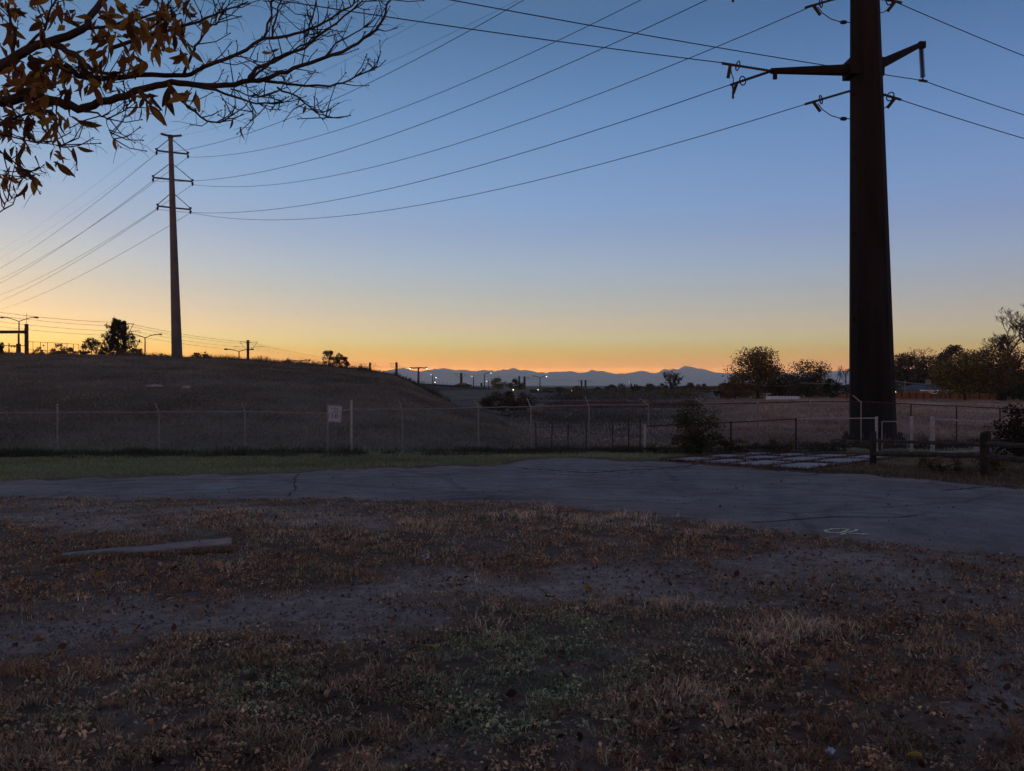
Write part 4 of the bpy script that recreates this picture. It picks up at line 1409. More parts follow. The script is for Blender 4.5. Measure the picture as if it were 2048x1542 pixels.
# on the bank
BG = 'trees and bushes along the bank top'
def pine(name, label, px, d, top_py, base_py, width_px):
    x = (px - CX) / FPX * d
    base = Vector((x, d, EYE + (CY - base_py) / FPX * d))
    h = EYE + (CY - top_py) / FPX * d - base.z
    W = width_px / FPX * d
    root = thing(name, label, 'tree', base, BG)
    mb = MB()
    mb.tube([base - Vector((0, 0, .5)), base + Vector((.02 * h, 0, h * .55)), base + Vector((0, 0, h * .97))], [h * .035, h * .022, h * .006], 7)
    cl = []
    for k in range(60):
        v = .04 + .94 * k / 60
        a = k * 2.4 + rnd.uniform(-.4, .4)
        rr = W * .52 * (1 - v) ** .7 * rnd.uniform(.5, 1.15) + .02 * W
        s = base + Vector((0, 0, h * v))
        e = s + Vector((rr * math.cos(a), rr * math.sin(a), h * .07 * rnd.uniform(.2, 1.2)))
        mb.tube([s, s.lerp(e, .5) - Vector((0, 0, .01 * h)), e], [h * .008, h * .005, h * .002], 4)
        for t in (.35, .65, 1.0):
            cl.append((s.lerp(e, t), W * (.05 + .045 * (1 - v)) * rnd.uniform(.7, 1.3)))
    mb.build('trunk', M['bark_far'], root)
    n_each = 55
    ctr = np.array([tuple(c[0]) for c in cl])
    cr = np.array([c[1] for c in cl])
    ci = np.repeat(np.arange(len(cl)), n_each)
    dv_ = rng.normal(size=(len(ci), 3))
    dv_ /= np.linalg.norm(dv_, axis=1, keepdims=True)
    pos = ctr[ci] + dv_ * (cr[ci] * rng.uniform(.1, 1, len(ci)))[:, None]
    n = len(pos)
    ls = 3.6 / FPX * d
    Vv, Ff = kites(pos, ls * rng.uniform(.7, 1.5, n), np.full((n, 1), .35), rng.normal(size=(n, 3)), dv_ + np.array([0, 0, .5]))
    np_mesh('needles', Vv, [Ff], M['leaf'], np.repeat(palette(PINE, n), 4, 0), parent=root)
pine('pine_tree', 'dark ragged pine on the bank top beside a rail mast', 235, 118, 640, 716, 92)
pine('pine_tree', 'edge of a dark conifer at the left border of the frame', -12, 112, 672, 716, 50)
leafy_tree('round_tree', 'small round-headed tree on the bank left of the ragged pine', 184, 122, 676, 42, PINE + BRN, base_py=712, group=BG, clumps=14, crown0=.3, leaf_px=2.6, gap=.2)
leafy_tree('bush', 'low dark bush between round-headed tree and pine', 213, 108, 697, 34, PINE + BRN, cat='bush', base_py=716, group=BG, clumps=9, crown0=.03, leaf_px=2.6)
leafy_tree('bush', 'low bush at the left foot of the round-headed tree', 168, 112, 691, 24, PINE + BRN, cat='bush', base_py=716, group=BG, clumps=7, crown0=.03, leaf_px=2.6)
leafy_tree('bush', 'low bush at the right foot of the pine', 268, 104, 698, 36, PINE + BRN, cat='bush', base_py=718, group=BG, clumps=8, crown0=.02, leaf_px=2.6)
leafy_tree('sapling', 'upright leafy sapling on the bank crest, left of a pair', 657, 98, 701, 28, BRN + PINE, base_py=739, group=BG, clumps=18, crown0=.1, leaf_px=2.6, gap=.12, dens=.9)
leafy_tree('sapling', 'round-headed sapling on the bank crest, middle of three', 678, 98, 704, 24, BRN + PINE, base_py=741, group=BG, clumps=18, crown0=.25, leaf_px=2.6, gap=.1)
leafy_tree('sapling', 'smallest sapling at the right end of the three on the bank crest', 693, 99, 712, 15, BRN + PINE, base_py=743, group=BG, clumps=12, crown0=.1, leaf_px=2.6, gap=.1)
for px, top, w, lb in ((118, 688, 34, 'straggly weed bush under the pipe railing on the bank'), (78, 695, 28, 'small weed bush near the gantry leg on the bank'), (140, 696, 30, 'weed bush at the right end of the pipe railing'),
                       (322, 707, 40, 'low weedy clump left of the far pole foot'), (396, 706, 26, 'low weedy clump just right of the far pole foot'), (411, 703, 12, 'thin upright weed on the bank right of the far pole'), (576, 717, 12, 'lone tall weed on the sloping crest of the bank'),
                       (720, 734, 22, 'weed clump on the bank crest left of a slim rail mast'), (800, 760, 20, 'weed clump on the descending shoulder of the bank'), (828, 768, 24, 'dark bush low on the shoulder of the bank')):
    leafy_tree('weed_clump', lb, px, 92 if px < 700 else 88, top, w, BRN + OLIVE, cat='weeds', group='weeds along the bank crest', clumps=7, crown0=.02, leaf_px=2.4, gap=.3)

# shrubs near the fence
leafy_tree('shrub', 'tall loose green shrub growing through the low chain-link fence', 1393, 28.6, 796, 96, [(0.060, 0.066, 0.036), (0.045, 0.05, 0.03), (0.085, 0.08, 0.045)], cat='shrub', clumps=36, crown0=.05, leaf_px=4.2, gap=.36, dens=.8)
leafy_tree('shrub', 'wide skirt of weeds at the foot of the green shrub', 1400, 28.2, 858, 150, [(0.060, 0.060, 0.036), (0.045, 0.048, 0.03), (0.08, 0.062, 0.04)], cat='shrub', clumps=18, crown0=.05, leaf_px=5.0, gap=.2, dens=.8)
leafy_tree('shrub', 'dark thicket at the right edge behind the timber rails', 2040, 22.5, 808, 110, [(0.045, 0.034, 0.028), (0.035, 0.035, 0.024), (0.06, 0.04, 0.032)], cat='shrub', clumps=22, crown0=.05, leaf_px=6.0, gap=.25)
for px, top, w, d, lb in ((1480, 880, 110, 29.0, 'weedy clump behind the concrete pad, right of the green shrub'), (1545, 880, 110, 29.6, 'weedy clump at the foot of the dark fence post'), (1690, 880, 120, 30.5, 'weedy clump at the foot of the low fence near the steel pole'),
                       (1880, 918, 120, 18.5, 'dark weeds beneath the timber rails'), (1990, 900, 90, 19.0, 'dark weeds right of the thick timber post'), (1310, 884, 80, 28.4, 'green weeds at the end post of the low fence')):
    leafy_tree('weed_clump', lb, px, d, top, w, BRN + DKG + OLIVE, cat='weeds', group='weeds along the fences', clumps=22, crown0=.0, leaf_px=3.4, gap=.42)

# ------------------------------------------------------------------ light-rail line: masts, wires, lamps, parapet
MG = 'overhead line masts'
def mast(px, top_py, d, w, label, arms, base_z=None):
    x = (px - CX) / FPX * d
    topz = EYE + (CY - top_py) / FPX * d
    z0 = gz1(x, d) if base_z is None else base_z
    root = thing('rail_mast', label, 'mast', (x, d, z0), MG)
    t = w / FPX * d
    mb = MB()
    b, tp_ = Vector((x, d, z0 - .3)), Vector((x, d, topz))
    mb.beam(b, tp_, t, t * .35)
    mb.beam(b + Vector((0, t * .45, 0)), tp_ + Vector((0, t * .45, 0)), t * .3, t)
    mb.beam(b - Vector((0, t * .45, 0)), tp_ - Vector((0, t * .45, 0)), t * .3, t)
    mb.build('column', M['rust'], root)
    for s, L, dz in arms:
        h = topz - .55
        a, e = Vector((x, d, h)), Vector((x + s * L, d, h + .1))
        MB().tube([a, e], .05, 5).build('top_tube', M['rail_dark'], root)
        lo = Vector((x, d, h - 2.1))
        k = Vector((x + s * L * .55, d, h - 1.15))
        MB().tube([lo, k, e], .05, 5).build('strut', M['rail_dark'], root)
        MB().tube([k, Vector((x + s * L * 1.6, d, h - 1.1)), Vector((x + s * L * 1.65, d, h - 1.5))], .045, 5).build('registration_arm', M['rail_dark'], root)
        MB().tube([Vector((x + s * .25, d, h - .02)), Vector((x + s * .6, d, h))], .11, 6).build('post_insulator', M['black'], root)
    return Vector((x, d, topz))
mast(249, 642, 135, 6.5, 'thick rail mast rising behind the ragged pine', [(1, 1.6, 0)])
mast(496, 680, 195, 5, 'rail mast with brackets both sides on the bank right of the far pole', [(1, 2.4, 0), (-1, 2.0, 0)])
mast(740, 725, 330, 4.2, 'slim rail mast left of the pair at the end of the bank', [(1, 2.4, 0)])
mast(793, 724.5, 300, 4.6, 'rail mast at the end of the bank with bracket to the left', [(-1, 2.6, 0)])
mast(922.5, 746, 430, 5, 'dark rail mast above the parapet with brackets both sides', [(-1, 3.6, 0), (1, 2.6, 0)], base_z=.2)
mast(1038.5, 752.5, 480, 3.6, 'left mast of the pair behind the rounded trees', [(-1, 2.2, 0)])
mast(1049, 753, 480, 4.4, 'right mast of the pair behind the rounded trees', [(1, 3.2, 0)])
mast(1163, 760, 560, 3.6, 'left mast of the distant pair before the reddish tree', [(-1, 2.6, 0)])
mast(1171, 760, 560, 3.8, 'right mast of the distant pair before the reddish tree', [(1, 4.0, 0)])
mast(1262.5, 768, 600, 3.0, 'small distant mast below a pale lamp', [(-1, 3, 0)])
mast(1269, 768, 600, 2.6, 'smallest distant mast right of the pale lamp', [])

# overhead wires follow the masts
def oh_wire(label, pts, r=.03):
    w = [P(*p) for p in pts]
    full = []
    for a, b in zip(w[:-1], w[1:]):
        for k in range(8):
            t = k / 8
            full.append(a.lerp(b, t) - Vector((0, 0, .5 * 4 * t * (1 - t))))
    full.append(w[-1])
    tag(MB().tube(full, r, 4).build('overhead_wire', M['wire'], origin=w[0]), label, 'overhead wire', 'overhead line of the railway')
oh_wire('top feeder wire of the railway above the bank', [(-80, 612, 122), (248, 645, 135), (496, 684, 195), (740, 729, 330), (800, 733, 380), (922, 748, 430), (1045, 754, 480), (1168, 762, 560)])
oh_wire('second railway wire just below the top feeder', [(-80, 620, 121), (262, 653, 135), (500, 688, 195), (745, 731, 330), (790, 734, 400)], .026)
oh_wire('third railway wire, running through the mast brackets', [(-80, 632, 120), (270, 663, 134), (506, 695, 195), (748, 735, 330)], .026)
oh_wire('lowest contact wire of the railway above the bank', [(-80, 642, 121), (272, 672, 134), (510, 700, 195), (750, 738, 330)], .026)
for k, (px, y0, y1, d) in enumerate(((7, 622, 636, 125), (193, 649, 660, 133), (300, 655, 665, 138), (470, 686, 694, 188))):
    pass

# double-armed street lamps
LGp = 'street lamps'
def lamp(px, top_py, d, span_px, label, lit=None, base_py=None, arms=(-1, 1), rise=6, glow='lamp_white', rk=1.0, thick=3.0):
    x = (px - CX) / FPX * d
    topz = EYE + (CY - top_py) / FPX * d
    z0 = gz1(x, d)
    root = thing('street_lamp', label, 'street lamp', (x, d, z0), LGp)
    t = thick / FPX * d / 2
    MB().tube([(x, d, z0 - .3), (x, d, topz)], [t * 1.15, t * .75], 7).build('pole', M['pole_dark'], root)
    for s in arms:
        L = span_px / 2 / FPX * d
        rz = rise / FPX * d
        pts = [Vector((x, d, topz)), Vector((x + s * L * .35, d, topz + rz * .55)), Vector((x + s * L * .7, d, topz + rz * .95)), Vector((x + s * L, d, topz + rz))]
        MB().tube(pts, t * .55, 5).build('arm', M['pole_dark'], root)
        e = pts[-1]
        hd = MB().lathe([(0, t * .4), (.15, t * .9), (.6, t * 1.1), (.85, t * .4)], e - Vector((s * .3, 0, 0)), (s, 0, -.04), 8)
        ho_ = hd.build('lamp_head', M['pole_dark'], root)
        if lit and s in lit:
            R = .26 * rk
            MB().lathe([(-R * .7, R * .3), (-R * .5, R * .8), (0, R), (R * .35, R * .7), (R * .5, R * .2)], e + Vector((s * .25, -.3, -.28)), (0, 0, 1), 10).build('glowing_lens', M[glow], ho_, smooth=True)
lamp(38, 643, 140, 66, 'unlit double-armed street lamp left on the bank, behind the gantry', rise=8)
lamp(290, 675.5, 150, 58, 'unlit double-armed street lamp right of the ragged pine', rise=7)
lamp(478, 703, 175, 50, 'unlit double-armed street lamp left of the bracketed rail mast', rise=4.5)
lamp(598, 722, 215, 40, 'unlit double-armed street lamp barely showing over the bank crest', rise=2)
lamp(837, 735.5, 380, 31, 'lit double-armed lamp, two bright heads against the sunset', lit=(-1, 1), rise=-.3, rk=1.25, thick=4.6)
lamp(1080, 755.5, 420, 24, 'double-armed lamp whose right head alone is lit', lit=(1,), rise=3.5, rk=1.2, thick=2.2)
lamp(969, 748, 460, 24, 'single-armed lit lamp left of the yellow-green tree', lit=(1,), arms=(1,), rise=3, rk=1.1, thick=2.2)
lamp(977.5, 762, 380, 6, 'small lit lamp close left of the yellow-green tree', lit=(-1,), arms=(-1,), rise=1, rk=.9, thick=1.8)
lamp(865, 749, 420, 4, 'tall lamp with greenish light left of two white ones', lit=(-1,), arms=(-1,), rise=1, rk=1.0, glow='lamp_green', thick=1.8)
lamp(869.5, 755, 380, 3, 'white lamp just right of the greenish one', lit=(1,), arms=(1,), rise=1, rk=1.0, thick=1.8)
lamp(867.5, 764, 340, 3, 'lowest white lamp of the three beyond the bank', lit=(1,), arms=(1,), rise=1, rk=1.0, thick=1.6)
lamp(947, 752, 420, 4, 'greenish lamp between mast and yellow-green tree', lit=(-1,), arms=(-1,), rise=1, rk=1.0, glow='lamp_green', thick=2.0)
lamp(791, 747, 360, 3, 'small bluish lamp beside the bracketed mast at the end of the bank', lit=(-1,), arms=(-1,), rise=1, rk=.8, glow='lamp_green', thick=1.6)
lamp(797, 754, 340, 3, 'small white lamp right of the mast at the end of the bank', lit=(1,), arms=(1,), rise=1, rk=.8, thick=1.6)
lamp(1261.5, 764, 560, 3, 'pale lamp over the distant small mast', lit=(-1,), arms=(-1,), rise=1, rk=1.0, thick=2)
for px, py, d, gl, rk, lb in ((1026.5, 779.5, 300, 'lamp_warm', 1.0, 'warm ground-level light under the darker rounded tree'), (1076, 780, 330, 'lamp_yellow', 1.1, 'yellow light left of the double-armed far lamp'), (1117.5, 786.5, 260, 'lamp_yellow', .7, 'yellow light by the low pale roof'),
                          (1143.5, 781.5, 300, 'lamp_yellow', 1.0, 'yellow light left of the reddish far tree'), (1086.5, 777, 420, 'lamp_warm', .6, 'tiny warm light right of the yellow far light'),
                          (1791, 784, 100, 'lamp_yellow', .28, 'small greenish yard light right of the steel pole'), (1884, 774, 112, 'lamp_white', .25, 'small white porch light under the olive tree')):
    c = P(px, py, d)
    z0 = gz1(c.x, c.y)
    rt = thing('yard_light', lb, 'lamp', (c.x, c.y, z0), 'small lights in the distance')
    MB().tube([(c.x, c.y + .1, z0), (c.x, c.y + .1, c.z + .3)], .06, 5).build('post', M['pole_dark'], rt)
    R = .25 * rk
    MB().lathe([(-R, R * .2), (-R * .6, R * .8), (0, R), (R * .6, R * .8), (R, R * .2)], c, n=10).build('globe', M[gl], rt, smooth=True)

# parapet wall carrying the line down to the plain
wl_pts = [(826, 300, 769.5), (850, 330, 770.5), (900, 370, 773), (950, 400, 777), (1000, 430, 782), (1060, 455, 786)]
rw = thing('retaining_wall', 'long low grey wall with dark parapet running down from the bank', 'wall', gfar(900, 370))
pan = [P(px, py, d) for px, d, py in wl_pts]
for a, b in zip(pan[:-1], pan[1:]):
    for k in range(3):
        p, q = a.lerp(b, k / 3), a.lerp(b, (k + 1) / 3)
        q = q - (q - p) * .012
        z0 = min(gz1(p.x, p.y), gz1(q.x, q.y)) - .6
        mb = MB()
        mb.quad(Vector((p.x, p.y, z0)), Vector((q.x, q.y, z0)), q, p)
        mb.quad(p, q, q + Vector((0, 5, 0)), p + Vector((0, 5, 0)))
        mb.quad(Vector((p.x, p.y + 5, z0)), p + Vector((0, 5, 0)), q + Vector((0, 5, 0)), Vector((q.x, q.y + 5, z0)))
        mb.build('wall_panel', M['wall'], rw)
        MB().beam(p + Vector((0, -.1, .3)), q + Vector((0, -.1, .3)), .3, .8).build('parapet', M['rail_dark'], rw)
        for t in (0, .33, .66):
            s = p.lerp(q, t) + Vector((0, .3, .6))
            MB().tube([s, s + Vector((0, 0, 1.1))], .07, 4).build('rail_post', M['rail_dark'], rw)
# low signal beside the far lamps
sx0 = P(963, 769, 420)
sgn = thing('rail_signal', 'small black signal head on a post above the parapet', 'signal', (sx0.x, sx0.y, gz1(sx0.x, sx0.y)))
MB().tube([(sx0.x, sx0.y, gz1(sx0.x, sx0.y)), sx0], .14, 6).build('post', M['rail_dark'], sgn)
MB().lathe([(-.9, .3), (-.8, .55), (.8, .55), (.95, .3)], sx0, n=8).build('head', M['black'], sgn)
# a dark car on the ramp
cb = P(926, 774.8, 372)
cr_ = thing('car', 'dark car silhouette on the ramp beside the bracketed mast', 'car', (cb.x, cb.y, cb.z))
mb = MB()
side = [(-2.2, .35), (-2.25, .75), (-1.5, .95), (-.8, 1.4), (.5, 1.42), (1.3, .98), (2.15, .82), (2.2, .35)]
for yy in (-.85, .85):
    for xx, zz in side:
        mb.v.append(cb + Vector((xx * 1.9, yy, zz * 1.5)))
nS = len(side)
mb.f = [tuple(range(nS))[::-1], tuple(range(nS, 2 * nS))] + [(k, (k + 1) % nS, nS + (k + 1) % nS, nS + k) for k in range(nS)]
mb.build('body', M['black'], cr_)
for xx in (-2.6, 2.6):
    for yy in (-.85, .85):
        MB().lathe([(-.1, .6), (.1, .6)], cb + Vector((xx, yy, .6)), (0, 1, 0), 12).build('wheel', M['black'], cr_)
mb = MB()
mb.quad(*[cb + Vector((a * 1.9, -.87, b * 1.5)) for a, b in ((-1.3, .98), (1.1, .98), (.45, 1.36), (-.75, 1.34))])
mb.build('side_window', M['glass'], cr_)

# gantry at the left edge of the bank and small pieces around it
GD = 112
gb = gfar(53, GD)
gt = thing('rail_gantry', 'dark steel gantry with a crossbeam at the left edge of the bank', 'gantry', gb)
tz = EYE + (CY - 648) / FPX * GD
bz = EYE + (CY - 664) / FPX * GD
MB().beam(gb - Vector((0, 0, .4)), Vector((gb.x, GD, tz)), .38, .34).build('column', M['rust'], gt)
lx_ = (-110 - CX) / FPX * GD
MB().beam((lx_, GD, gz1(lx_, GD)), (lx_, GD, tz), .38, .34).build('column', M['rust'], gt)
MB().beam((lx_, GD - .02, bz), (gb.x, GD - .02, bz), .3, .42).build('crossbeam', M['rust'], gt)
MB().tube([(gb.x, GD, tz), P(53, 626, GD)], .03, 5).build('wire_strut', M['rail_dark'], gt)
cbn = gfar(37, 108)
cab = thing('switch_stand', 'dark switch post with a small equipment rack left of the gantry column', 'rail equipment', cbn)
MB().beam(cbn - Vector((0, 0, .3)), P(37, 668, 108), .16, .16).build('post', M['rust'], cab)
MB().box(P(37, 697, 108), (.42, .4, 1.3)).build('cabinet', M['rust'], cab)
MB().beam(P(8, 691, 108), P(53, 691.5, 108), .09, .1).build('rack_bar', M['rust'], cab)
MB().beam(P(18, 686, 108), P(18, 710, 108), .1, .1).build('rack_leg', M['rust'], cab)
for px in (23, 29):
    MB().box(P(px, 693, 107.9), (.2, .15, .24)).build('rack_unit', M['black'], cab)
bb = thing('blue_box', 'small bright blue box on the bank below the gantry', 'box', gfar(40, 81))
c = P(40, 709.5, 81)
MB().box(c, (.62, .3, .3)).build('shell', M['blue'], bb)
MB().box(c + Vector((0, 0, .17)), (.66, .34, .05)).build('lid', M['blue'], bb)
# pipe railing
RD = 104
rl = thing('pipe_railing', 'thin pipe railing on the bank top between gantry and round-headed tree', 'railing', gfar(105, RD))
rpx = [57, 66, 81, 95, 110, 122, 134, 147, 157.5]
for px in rpx:
    z = 683 + (px - 57) * .055
    MB().tube([gfar(px, RD) - Vector((0, 0, .2)), P(px, z, RD)], .035, 5).build('post', M['rail_dark'], rl)
for dz in (0, 16):
    MB().tube([P(px, 683 + (px - 57) * .055 + dz, RD) for px in rpx], .03, 5).build('rail', M['rail_dark'], rl)
MB().box(P(87, 691, RD - .1), (.18, .05, .22)).build('plate', M['rail_dark'], rl)

# ------------------------------------------------------------------ houses, board fence and trailer across the field
def house(name, label, px0, px1, d, eave_py, ridge_py, wall_m, roof_m, hip=.18, wins=()):
    x0, x1 = (px0 - CX) / FPX * d, (px1 - CX) / FPX * d
    ze, zr = EYE + (CY - eave_py) / FPX * d, EYE + (CY - ridge_py) / FPX * d
    zb = gz1((x0 + x1) / 2, d) - .2
    dep = 7.0
    root = thing(name, label, 'house', ((x0 + x1) / 2, d, zb), 'houses across the field')
    MB().box(((x0 + x1) / 2, d + dep / 2, (zb + ze) / 2), (x1 - x0, dep, ze - zb)).build('wall', wall_m, root)
    o = .35
    mb = MB()
    hl_ = (x1 - x0) * hip
    A = [Vector((x0 - o, d - o, ze)), Vector((x1 + o, d - o, ze)), Vector((x1 + o, d + dep + o, ze)), Vector((x0 - o, d + dep + o, ze))]
    R_ = [Vector((x0 + hl_, d + dep / 2, zr)), Vector((x1 - hl_, d + dep / 2, zr))]
    mb.quad(A[0], A[1], R_[1], R_[0])
    mb.quad(A[2], A[3], R_[0], R_[1])
    mb.quad(A[1], A[2], R_[1])
    mb.quad(A[3], A[0], R_[0])
    mb.quad(A[3], A[2], A[1], A[0])
    rf = mb.build('roof', roof_m, root)
    MB().beam(A[0] + Vector((0, -.03, -.06)), A[1] + Vector((0, -.03, -.06)), .05, .16).build('gutter', M['white'], root)
    cx_ = x0 + (x1 - x0) * .7
    MB().box((cx_, d + dep / 2, zr + .2), (.6, .5, 1.0)).build('chimney', M['stone'], rf)
    for f0, f1, a, b, m in wins:
        xa, xb = x0 + (x1 - x0) * f0, x0 + (x1 - x0) * f1
        za, zb_ = zb + (ze - zb) * a, zb + (ze - zb) * b
        fr = MB().box(((xa + xb) / 2, d - .04, (za + zb_) / 2), (xb - xa, .06, zb_ - za)).build('window', M['white'] if m != 'white' else M['white'], root)
        if m != 'white':
            MB().box(((xa + xb) / 2, d - .085, (za + zb_) / 2), (xb - xa - .16, .03, zb_ - za - .16)).build('pane', M['glass'], fr)
house('house', 'house with grey shingle roof and white panel behind the board fence', 1842, 1900, 112, 780, 769, M['siding'], M['roof'], .1, ((.27, .55, .35, .95, 'white'), (.66, .85, .4, .85, 'w')))
house('house', 'low brown-roofed house between steel pole and grey-roofed house', 1786, 1842, 120, 781, 776, M['siding'], M['roof2'], .05, ((.3, .5, .4, .85, 'w'),))
house('house', 'house with pale gable peeking out left of the steel pole', 1668, 1712, 124, 783, 774, M['siding'], M['roof'], .1, ((.3, .6, .4, .85, 'w'),))
house('house', 'small pale shed roof beneath the large leafy tree', 1518, 1537, 118, 787, 781, M['white'], M['roof'], .1, ())
tl = gfar(1571, 92)
trl = thing('trailer', 'long low white trailer parked in the field left of the steel pole', 'trailer', tl)
x0, x1 = (1543 - CX) / FPX * 92, (1599 - CX) / FPX * 92
zt, zb = EYE + (CY - 793) / FPX * 92, EYE + (CY - 800.5) / FPX * 92
MB().box(((x0 + x1) / 2, 93, (zt + zb) / 2), (x1 - x0, 1.9, zt - zb)).build('body', M['white'], trl)
for k in range(9):
    xx = x0 + (x1 - x0) * (k + .5) / 9
    MB().box((xx, 92.02, (zt + zb) / 2), (.05, .05, zt - zb - .03)).build('side_rib', M['sign_white'], trl)
for t in (.35, .5):
    MB().lathe([(-.1, .22), (.1, .22)], Vector((x0 + (x1 - x0) * t, 92.1, zb - .12)), (0, 1, 0), 12).build('wheel', M['black'], trl)
MB().beam((x1, 93, zb), (x1 + .9, 93, zb - .1), .1, .1).build('drawbar', M['rust'], trl)

def board_fence(name, label, px0, px1, d0, d1, t0, t1, b0, b1):
    a, b = P(px0, b0, d0), P(px1, b1, d1)
    at_, bt = P(px0, t0, d0), P(px1, t1, d1)
    root = thing(name, label, 'fence', a.lerp(b, .5), 'board fences across the field')
    L = (b - a).length
    n = max(2, round(L / 1.15))
    for k in range(n):
        p, q = a.lerp(b, k / n), a.lerp(b, (k + 1) / n)
        zt_ = at_.lerp(bt, (k + .5) / n).z + rnd.uniform(-.05, .05)
        zb_ = gz1((p.x + q.x) / 2, (p.y + q.y) / 2) - .1
        q2 = q - (q - p) * .03
        mid = (p + q2) / 2
        ang = math.atan2(q2.y - p.y, q2.x - p.x)
        pnl = MB()
        nb_ = 8
        for j in range(nb_):
            c = p.lerp(q2, (j + .5) / nb_)
            pnl.box((c.x, c.y + (.012 if j % 2 else 0), (zt_ + zb_) / 2), ((q2 - p).length / nb_ * .96, .03, zt_ - zb_ + rnd.uniform(-.03, .03)), rz=ang)
        pnl.build('board_panel', M['cedar'], root)
        MB().box((p.x, p.y - .06, (zt_ + zb_) / 2), (.11, .1, zt_ - zb_ + .1), rz=ang).build('post', M['cedar_post'], root)
board_fence('board_fence', 'reddish board fence right of the steel pole before the houses', 1788, 1862, 92, 94, 784, 786, 800, 802)
board_fence('board_fence', 'reddish board fence farther right under the olive tree', 1862, 2000, 98, 92, 787, 787, 803, 804)
board_fence('board_fence', 'short reddish board fence left of the steel pole', 1676, 1712, 96, 94, 788, 787, 801, 801)
up = gfar(1810, 110)
upl = thing('utility_pole', 'short pale service pole before the brown-roofed house', 'utility pole', up)
MB().tube([up, P(1810, 764, 110)], .07, 6).build('shaft', M['galv_dull'], upl)
MB().lathe([(0, .1), (.1, .12), (.2, .05)], P(1810, 764, 110), n=8).build('cap', M['galv_dull'], upl)
def drop(label, pts, r=.02, m='galv'):
    tag(MB().tube([P(*p) for p in pts], r, 4).build('service_wire', M[m], origin=P(*pts[0])), label, 'service wire', 'service wires to the houses')
drop('pale service wire sagging from the steel pole toward the grey roof', [(1740, 755, 108), (1784, 761, 108), (1810, 765, 110), (1845, 768, 111), (1900, 768, 112), (1960, 767, 112)], .035)
drop('pale service wire drooping across the dark trees left of the steel pole', [(1490, 767, 100), (1530, 771, 100), (1570, 772, 99), (1600, 767, 99), (1650, 768, 98), (1704, 766, 98)], .016)
drop('second service wire lower across the dark trees left of the steel pole', [(1600, 764, 95), (1640, 767, 95), (1704, 765, 96)], .014)
rnd.seed(5)

# ------------------------------------------------------------------ overhanging autumn tree (trunk stands left of the frame)
tb = Vector((-4.7, 3.3, gz1(-4.7, 3.3)))
at = thing('autumn_tree', 'nearby tree whose half-bare branch with brown leaves hangs in from upper left', 'tree', tb)
wood = MB()
fork = Vector((-4.5, 3.3, 2.35))
wood.tube([tb - Vector((0, 0, .2)), tb + Vector((0, 0, .35)), Vector((-4.65, 3.3, 1.3)), fork], [.30, .22, .19, .17], 10)
wood.tube([fork, Vector((-4.6, 3.5, 3.6)), Vector((-4.3, 3.4, 5.0)), Vector((-4.5, 3.6, 6.4))], [.15, .12, .09, .04], 8)
Z1 = 2.56
def pz(pts, d0, d1):
    """Polyline in crop coordinates (scale 2.56) at depth d0..d1."""
    n = len(pts) - 1
    return [P(x / Z1, y / Z1, d0 + (d1 - d0) * i / n) for i, (x, y) in enumerate(pts)]
limbs = []
def limb(pts, d0, d1, r0, r1, pre=None, wig=.004):
    w = pz(pts, d0, d1)
    full = ([Vector(p) for p in pre] if pre else []) + w
    # refine
    q, rr = [], []
    n = len(full) - 1
    for i in range(n):
        for k in range(3):
            t = (i + k / 3) / n
            p = full[i].lerp(full[i + 1], k / 3)
            if k:
                p = p + Vector((rnd.gauss(0, wig), rnd.gauss(0, wig), rnd.gauss(0, wig)))
            q.append(p)
            rr.append(r0 + (r1 - r0) * t ** .8)
    q.append(full[-1])
    rr.append(r1)
    wood.tube(q, rr, 7)
    limbs.append((q, rr))
    return q
limb([(-40, 360), (0, 335), (120, 268), (300, 200), (420, 152), (480, 62), (540, -10), (600, -90)], 3.35, 3.5, .028, .011, [fork + Vector((0, 0, .3)), Vector((-3.4, 3.3, 2.85))])
limb([(-40, 530), (0, 522), (150, 492), (300, 520), (400, 560), (480, 540), (600, 500), (750, 452), (880, 420), (1000, 435), (1150, 436), (1290, 412), (1400, 388), (1500, 350), (1650, 300), (1800, 238), (1900, 170), (1965, 95), (2000, 0), (2015, -40)],
     3.25, 3.75, .026, .0036, [fork, Vector((-3.3, 3.3, 2.55))])
limb([(270, 225), (380, 275), (450, 338), (520, 372), (560, 378)], 3.42, 3.3, .016, .006)
limb([(330, 330), (400, 388), (560, 402), (780, 382), (950, 386), (1050, 340), (1200, 284), (1350, 196), (1480, 182), (1580, 150), (1700, 92), (1790, 38), (1820, -10)], 3.4, 3.65, .014, .0032)
limb([(150, 300), (250, 320), (380, 375)], 3.4, 3.38, .012, .008)
limb([(1275, 412), (1310, 350), (1400, 318), (1560, 248), (1690, 140), (1800, 55), (1860, -10)], 3.5, 3.8, .010, .003)
limb([(1290, 405), (1400, 300), (1500, 262), (1600, 190), (1640, 165)], 3.5, 3.4, .006, .002)
limb([(1350, 196), (1392, 82), (1385, 30), (1400, -20)], 3.55, 3.5, .006, .003)
limb([(1395, 190), (1420, 72), (1440, -10)], 3.55, 3.7, .005, .0028)
limb([(1560, 190), (1600, 92), (1618, -10)], 3.6, 3.75, .005, .0028)
limb([(1660, 296), (1720, 220), (1850, 150), (1920, 90)], 3.7, 3.85, .005, .002)
limb([(1300, 415), (1420, 422), (1500, 432), (1690, 442), (1790, 410), (1890, 362), (1930, 340)], 3.55, 3.8, .008, .0024)
limb([(1420, 448), (1520, 492), (1600, 560), (1640, 602), (1670, 590)], 3.6, 3.5, .005, .0018)
limb([(1000, 440), (1150, 480), (1280, 522), (1400, 532), (1440, 515)], 3.45, 3.3, .007, .0022)
limb([(1280, 522), (1296, 578), (1330, 580)], 3.4, 3.35, .003, .0015)
